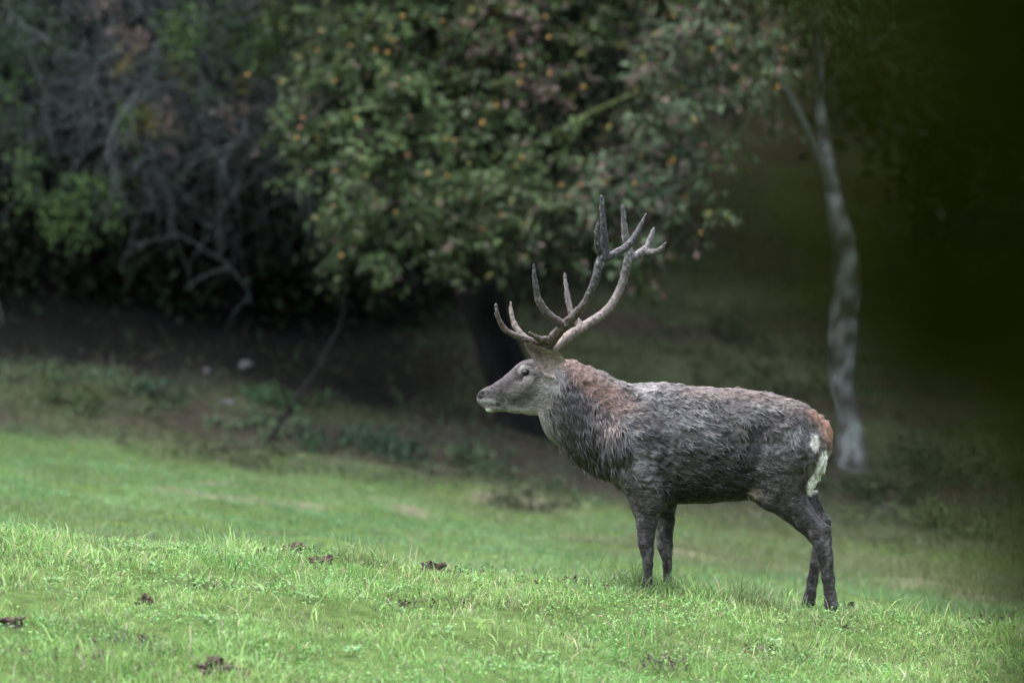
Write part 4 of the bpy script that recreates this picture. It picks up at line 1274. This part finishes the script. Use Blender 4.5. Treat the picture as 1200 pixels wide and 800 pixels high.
# ------------------------------------------------------------------ small things on the turf and bank
def lump_mesh(name, r, rad, sq=(1, 1, .7), rough=.5, n=14):
    th = np.linspace(0, 2 * np.pi, n, endpoint=False); ph = np.linspace(.05, np.pi - .05, n // 2 + 1)
    D = np.stack([np.outer(np.sin(ph), np.cos(th)), np.outer(np.sin(ph), np.sin(th)), np.outer(np.cos(ph), np.ones(n))], -1).reshape(-1, 3)
    o_ = r.uniform(0, 50)
    k = 1 + rough * 2 * (fbm(D[:, 0] * 1.8 + o_, D[:, 1] * 1.8, D[:, 2] * 1.8, 5, 4) - .5)
    V = D * k[:, None] * rad * np.array(sq)
    i = (np.arange(len(ph) - 1)[:, None] * n + np.arange(n)[None]); j = (np.arange(len(ph) - 1)[:, None] * n + (np.arange(n)[None] + 1) % n)
    F = [np.stack([i, i + n, j + n, j], -1).reshape(-1, 4), [list(range(n))], [list(range(len(V) - 1, len(V) - n - 1, -1))]]
    return mesh_np(name, V, F, smooth=False)


def small_things():
    r = np.random.default_rng(801)
    # clods of dug earth
    for (px, py, rad, sq, lab) in ((310, 637, .045, (1, 1, 1.0), 'small upright dark earth clod on the crest, left of a bigger clod'),
                                   (352, 641, .075, (1.3, 1, .6), 'broad dark earth clod on the grass crest left of the stag'),
                                   (376, 655, .05, (1.2, 1, .6), 'low dark earth clod just right of the broad clod on the crest'),
                                   (507, 662, .05, (1.2, 1, .7), 'dark earth clod with a pointed chip in the grass below the nose'),
                                   (252, 779, .075, (1.5, 1, .6), 'reddish brown clod of dug earth at the bottom of the picture'),
                                   (8, 727, .06, (1.4, 1, .6), 'dark clod of earth in the grass at the left edge'),
                                   (172, 702, .04, (1.2, 1, .9), 'dark lump put in for the shade of a tuft hollow on the left slope'),  # dark lump stands in for shade inside a tuft
                                   (762, 676, .03, (1.6, 1, .6), 'small clod of dark soil at the near front hoof')):
        X, d, z = px_ground(px, py + 6, 29, 40.3)
        o = link('earth_clod', lump_mesh('earth_clod', r, rad, (sq[0], sq[1], sq[2] * 1.2), 1.25, 26), M['earth'], None, (X, d, z + rad * sq[2] * .25))
        tag(o, lab, 'earth clod')
    # curled dead leaf behind the hind hoof
    X, d, z = px_ground(992, 714, 30, 40.6)
    m, k = 10, 6
    V = []
    for i in range(m):
        for j in range(k):
            tt = i / (m - 1); a = (j / (k - 1) - .5) * 2.2
            w = .028 * math.sin(math.pi * (tt * .9 + .06))
            V.append((math.sin(a) * w + .045 * tt - .01 + .012 * math.sin(j * 3 + i), .02 * math.cos(i), tt * .085 + (1 - math.cos(a)) * w * .4))
    F = [[i * k + j, i * k + j + 1, (i + 1) * k + j + 1, (i + 1) * k + j] for i in range(m - 1) for j in range(k - 1)]
    C = np.array([.075, .055, .045])[None] * r.uniform(.6, 1.5, (len(V), 1))
    me = mesh_np('dead_leaf', np.array(V), [np.array(F)], C)
    o = link('dead_leaf', me, M['dry'], None, (X, d, z + .02)); tag(o, 'curled brown dead leaf standing in the grass behind the hind hoof', 'leaf')
    md = o.modifiers.new('thickness', 'SOLIDIFY'); md.thickness = .003
    # dry seed heads and stalks
    def stalks(px, py, n, hgt, spread, lab, col, cat='dry weed', leafy=True):
        X, d, z = px_ground(px, py, 29, 40.5)
        t = thing('dry_weed', (X, d, z), lab, cat)
        paths, rads, cols = [], [], []
        P, A, N = [], [], []
        for i in range(n):
            b = np.array([r.normal(0, spread), r.normal(0, spread), -.01])
            e = b + np.array([r.normal(0, .35), r.normal(0, .2), 1.0]) * hgt * r.uniform(.5, 1.1)
            mpt = (b + e) / 2 + r.normal(0, .1 * hgt, 3)
            T = smooth_path([b, mpt, e], 8); paths.append(T); rads.append(np.linspace(.0025, .0015, len(T))); cols.append(np.array(col) * r.uniform(.6, 1.4))
            for q in range(7):
                P.append(T[int(r.uniform(.35, .99) * (len(T) - 1))] + r.normal(0, .004, 3)); A.append(r.normal(0, .6, 3) + [0, 0, .5]); N.append(r.normal(0, 1, 3))
        tubes('stalk', paths, rads, M['dry'], t, 4, cols, 'stuff')
        if leafy:
            P = np.array(P); c = np.array(col)[None] * r.uniform(.5, 1.6, (len(P), 1))
            o = link('dry_leaf', leaf_mesh('dry_leaf', P, r.uniform(.012, .03, len(P)), np.array(N), np.array(A), c), M['dry'], t); o['kind'] = 'stuff'
    stalks(122, 622, 2, .075, .006, 'single dark seed head above the grass on the far left crest', (.05, .045, .05))
    stalks(424, 646, 6, .075, .022, 'dark dried weed sprig on the crest right of the earth clods', (.06, .045, .04))
    stalks(320, 648, 10, .05, .10, 'dried brown weed litter around the clods on the crest', (.07, .055, .05))
    stalks(500, 672, 8, .06, .06, 'dried weed stems around the pointed chip of earth', (.08, .06, .05))
    stalks(592, 690, 3, .06, .01, 'single small dark dried stem in the middle of the crest', (.05, .04, .035))
    stalks(700, 692, 12, .06, .09, 'brown dried weed litter just left of the front hooves', (.12, .085, .07))
    stalks(775, 782, 14, .10, .07, 'grey brown dried weed patch near the bottom right of centre', (.11, .095, .085))
    stalks(150, 755, 14, .07, .12, 'greyish dried weed patch on the lower left slope', (.10, .085, .08))
    stalks(1155, 732, 16, .075, .10, 'dark dried stems in the grass at the lower right edge', (.06, .045, .035))
    stalks(968, 735, 8, .045, .05, 'dark dried litter in the grass below the hind hooves', (.05, .04, .035))
    stalks(885, 712, 4, .05, .02, 'dried brown tips left of the hind hooves', (.10, .06, .045))
    stalks(352, 650, 14, .075, .07, 'ragged dead leaf debris around the broad earth clod', (.065, .05, .042))
    stalks(545, 672, 10, .05, .10, 'thin line of dead weed debris on the crest right of the pointed chip', (.08, .06, .048))
    stalks(660, 684, 10, .05, .09, 'brown dead weed debris on the crest below the chest of the stag', (.085, .062, .05))
    stalks(250, 690, 12, .06, .10, 'dull dead weed debris in the grass of the left slope', (.09, .075, .055))
    stalks(60, 770, 12, .07, .12, 'grey dead weed debris near the bottom left corner', (.10, .085, .065))
    stalks(480, 712, 14, .06, .12, 'dark dead weed debris in the hollow below the crest', (.06, .05, .038))
    stalks(905, 765, 12, .06, .10, 'dull dead weed debris low in the grass at the bottom right', (.09, .07, .05))
    # broad leaved weeds
    def rosette(px, py, n, size, col, lab, g=None):
        X, d, z = px_ground(px, py, 29, 40.5)
        az = np.arange(n) * 2.4 + r.random(n)
        P = np.stack([np.cos(az) * size * r.uniform(.1, 1.2, n), np.sin(az) * size * r.uniform(.1, 1.2, n), r.uniform(.015, .06, n)], 1)
        A = np.stack([np.cos(az), np.sin(az), r.uniform(.1, .9, n)], 1); N = r.normal(0, .3, (n, 3)); N[:, 2] += 1; N[:, 1] -= .5
        c = np.array(col)[None] * r.uniform(.7, 1.4, (n, 1))
        o = link('broadleaf_weed', leaf_mesh('broadleaf_weed', P, r.uniform(.6, 1.2, n) * size, N, A, c, .7), M['grass'], None, (X, d, z)); tag(o, lab, 'weed', g)
    G = 'broadleaf weeds in the foreground turf'
    rosette(1002, 716, 20, .045, (.24, .31, .18), 'pale broadleaf weed beside the dead leaf behind the hind hoof')
    for (px, py) in ((180, 672), (520, 745), (690, 760), (355, 705), (640, 775), (60, 690), (460, 700), (900, 760), (1080, 780), (245, 735), (560, 690), (810, 735), (970, 770), (720, 700), (300, 765), (415, 770)):
        rosette(px, py, int(r.integers(17, 24)), r.uniform(.025, .045), (.10, .20, .055), 'small green broadleaf weed in the foreground turf', G)
    # two small flowers
    def flower(px, py, mat, lab, k, sz):
        X, d, z = px_ground(px, py + 5, 29, 40.5)
        t = thing('wild_flower', (X, d, z), lab, 'flower')
        tubes('stem', [np.array([[0, 0, 0], [.003, 0, .03], [0, 0, .055]])], [np.array([.0015] * 3)], M['dry'], t, 4, [np.array([.1, .18, .05])])
        az = np.arange(k) * 2 * np.pi / k
        P = np.tile([[0, 0, .055]], (k, 1)).astype(float); A = np.stack([np.cos(az), np.sin(az), .5 + 0 * az], 1); N = np.stack([-.5 * np.cos(az), -.5 * np.sin(az), 1 + 0 * az], 1)
        link('petals', leaf_mesh('petals', P, np.full(k, sz), N, A, np.ones((k, 3))), mat, t)
    flower(703, 729, M['petal'], 'tiny pink flower in the turf below the front hooves', 7, .020)
    flower(1073, 762, M['petal_yellow'], 'tiny yellow flower in the turf at lower right', 6, .016)

    # stones on the dark bank
    for (px, py, rad, sq, lab) in ((288, 428, .062, (1.1, 1, .9), 'pale rounded stone on the dark bank left of the leaning branch'),
                                   (243, 431, .035, (1, 1, .8), 'small grey stone on the dark bank left of the pale stone'),
                                   (268, 470, .05, (1.4, 1, .7), 'dull brown stone in the weeds below the pale stone')):
        X, d, z = px_ground(px, py + 6, 56, 80)
        o = link('stone', lump_mesh('stone', r, rad, sq, .4, 16), M['stone'], None, (X, d, z + rad * .4)); tag(o, lab, 'stone')
    # dead branch leaning on the bank
    Xa, da, za = px_ground(305, 530, 56, 80)
    O = np.array([Xa, da, za])
    t = thing('dead_branch', O, 'thin dark dead branch leaning over the bank left of the fruit tree', 'branch')
    e1 = at(375, 425, da + .6); e2 = at(400, 375, da + .7); e3 = at(402, 320, da + .6)
    P = smooth_path([O - [.02, 0, .03], at(340, 480, da + .3), e1, e2, e3], 26)
    tubes('stem', [wobble(P, .006, r)], [np.linspace(.021, .009, len(P))], M['bark'], t, 7, origin=O)
    for q in ([e1, at(390, 420, da + .5), at(412, 405, da + .4)], [at(340, 480, da + .3), at(330, 455, da + .2), at(333, 430, da + .1)]):
        tubes('side_twig', [smooth_path(q, 8)], [np.linspace(.012, .004, 9)], M['bark'], t, 5, origin=O)

    # low leafy shrubs on the bank
    def shrub(px, py, wpx, hpx, cnt, col, lab, leaf=(.035, .07)):
        X, d, z = px_ground(px, py, 56, 80)
        w, h = wpx * 1.3 * d / K, hpx * .75 * d / K
        k = 13
        cs = [(r.normal(0, w * .55), r.normal(0, w * .5), h * (.05 + .6 * r.random() ** 2)) for _ in range(k)]
        P, A, N, size, lump, tw = sprays(cs, [w * .2] * k, [max(2, int(cnt / k * r.uniform(.3, 1.2))) for _ in range(k)], r, per=8, length=h * .9, droop=-.5, leaf=leaf)
        P[:, 2] = np.abs(P[:, 2]) * (.5 + .8 * fbm(P[:, 0] * 4, P[:, 1] * 4, seed=3))
        P[:, 2] += h_ground(P[:, 0] + X, P[:, 1] + d) - z
        ok = np.ones(len(P), bool)
        t = thing('bank_shrub', (X, d, z), lab, 'shrub')
        c = np.array(col)[None] * .75 * r.uniform(.5, 1.5, (len(P), 1))
        o = link('foliage', leaf_mesh('foliage', P[ok], size[ok], N[ok], A[ok], c[ok]), M['leaf'], t); o['kind'] = 'stuff'
        st = [smooth_path([(0, 0, -.05), (q[0] * .4, q[1] * .4, q[2] * .6), q], 6) for q in cs]
        tubes('stem', st, [np.linspace(.008, .003, len(s_)) for s_ in st], M['twig'], t, 4, [np.array([.05, .045, .035])] * k)
    shrub(318, 470, 26, 26, 70, (.055, .105, .045), 'small green bush on the bank beside the dead branch')
    shrub(300, 505, 40, 22, 100, (.085, .125, .065), 'pale green low mound of weeds below the small bush')
    shrub(180, 462, 34, 24, 80, (.045, .075, .04), 'dark green low bush in the middle of the left bank')
    shrub(45, 452, 60, 30, 130, (.065, .095, .045), 'wide rough bush on the bank at the left edge')
    shrub(110, 480, 50, 26, 110, (.06, .085, .035), 'dull olive weed clump in front of the left bank')
    shrub(400, 530, 50, 40, 150, (.045, .075, .038), 'dark green weed clump left below the stag head')
    shrub(470, 540, 44, 40, 120, (.035, .06, .032), 'very dark weed clump beneath the nose of the stag')
    shrub(575, 555, 60, 34, 150, (.055, .08, .04), 'dull green weed clump at the foot of the black trunk')
    shrub(230, 530, 60, 22, 110, (.06, .075, .035), 'low olive weed patch at the meadow edge on the left')
    shrub(1045, 570, 60, 40, 150, (.055, .08, .04), 'rough green weed clump right of the pale trunk foot')
    shrub(1110, 620, 60, 36, 150, (.085, .12, .05), 'rough green weed clump at the right meadow edge')
    shrub(1160, 560, 70, 50, 160, (.05, .075, .035), 'dark green weed clump on the right bank')
    shrub(620, 600, 46, 20, 90, (.075, .085, .045), 'tawny weed clump at the meadow edge under the neck')
    shrub(900, 450, 60, 26, 90, (.045, .062, .032), 'low dim bush on the slope above the back of the stag')
    shrub(860, 395, 60, 26, 90, (.045, .06, .03), 'faint low bush higher on the slope behind the antlers')


small_things()
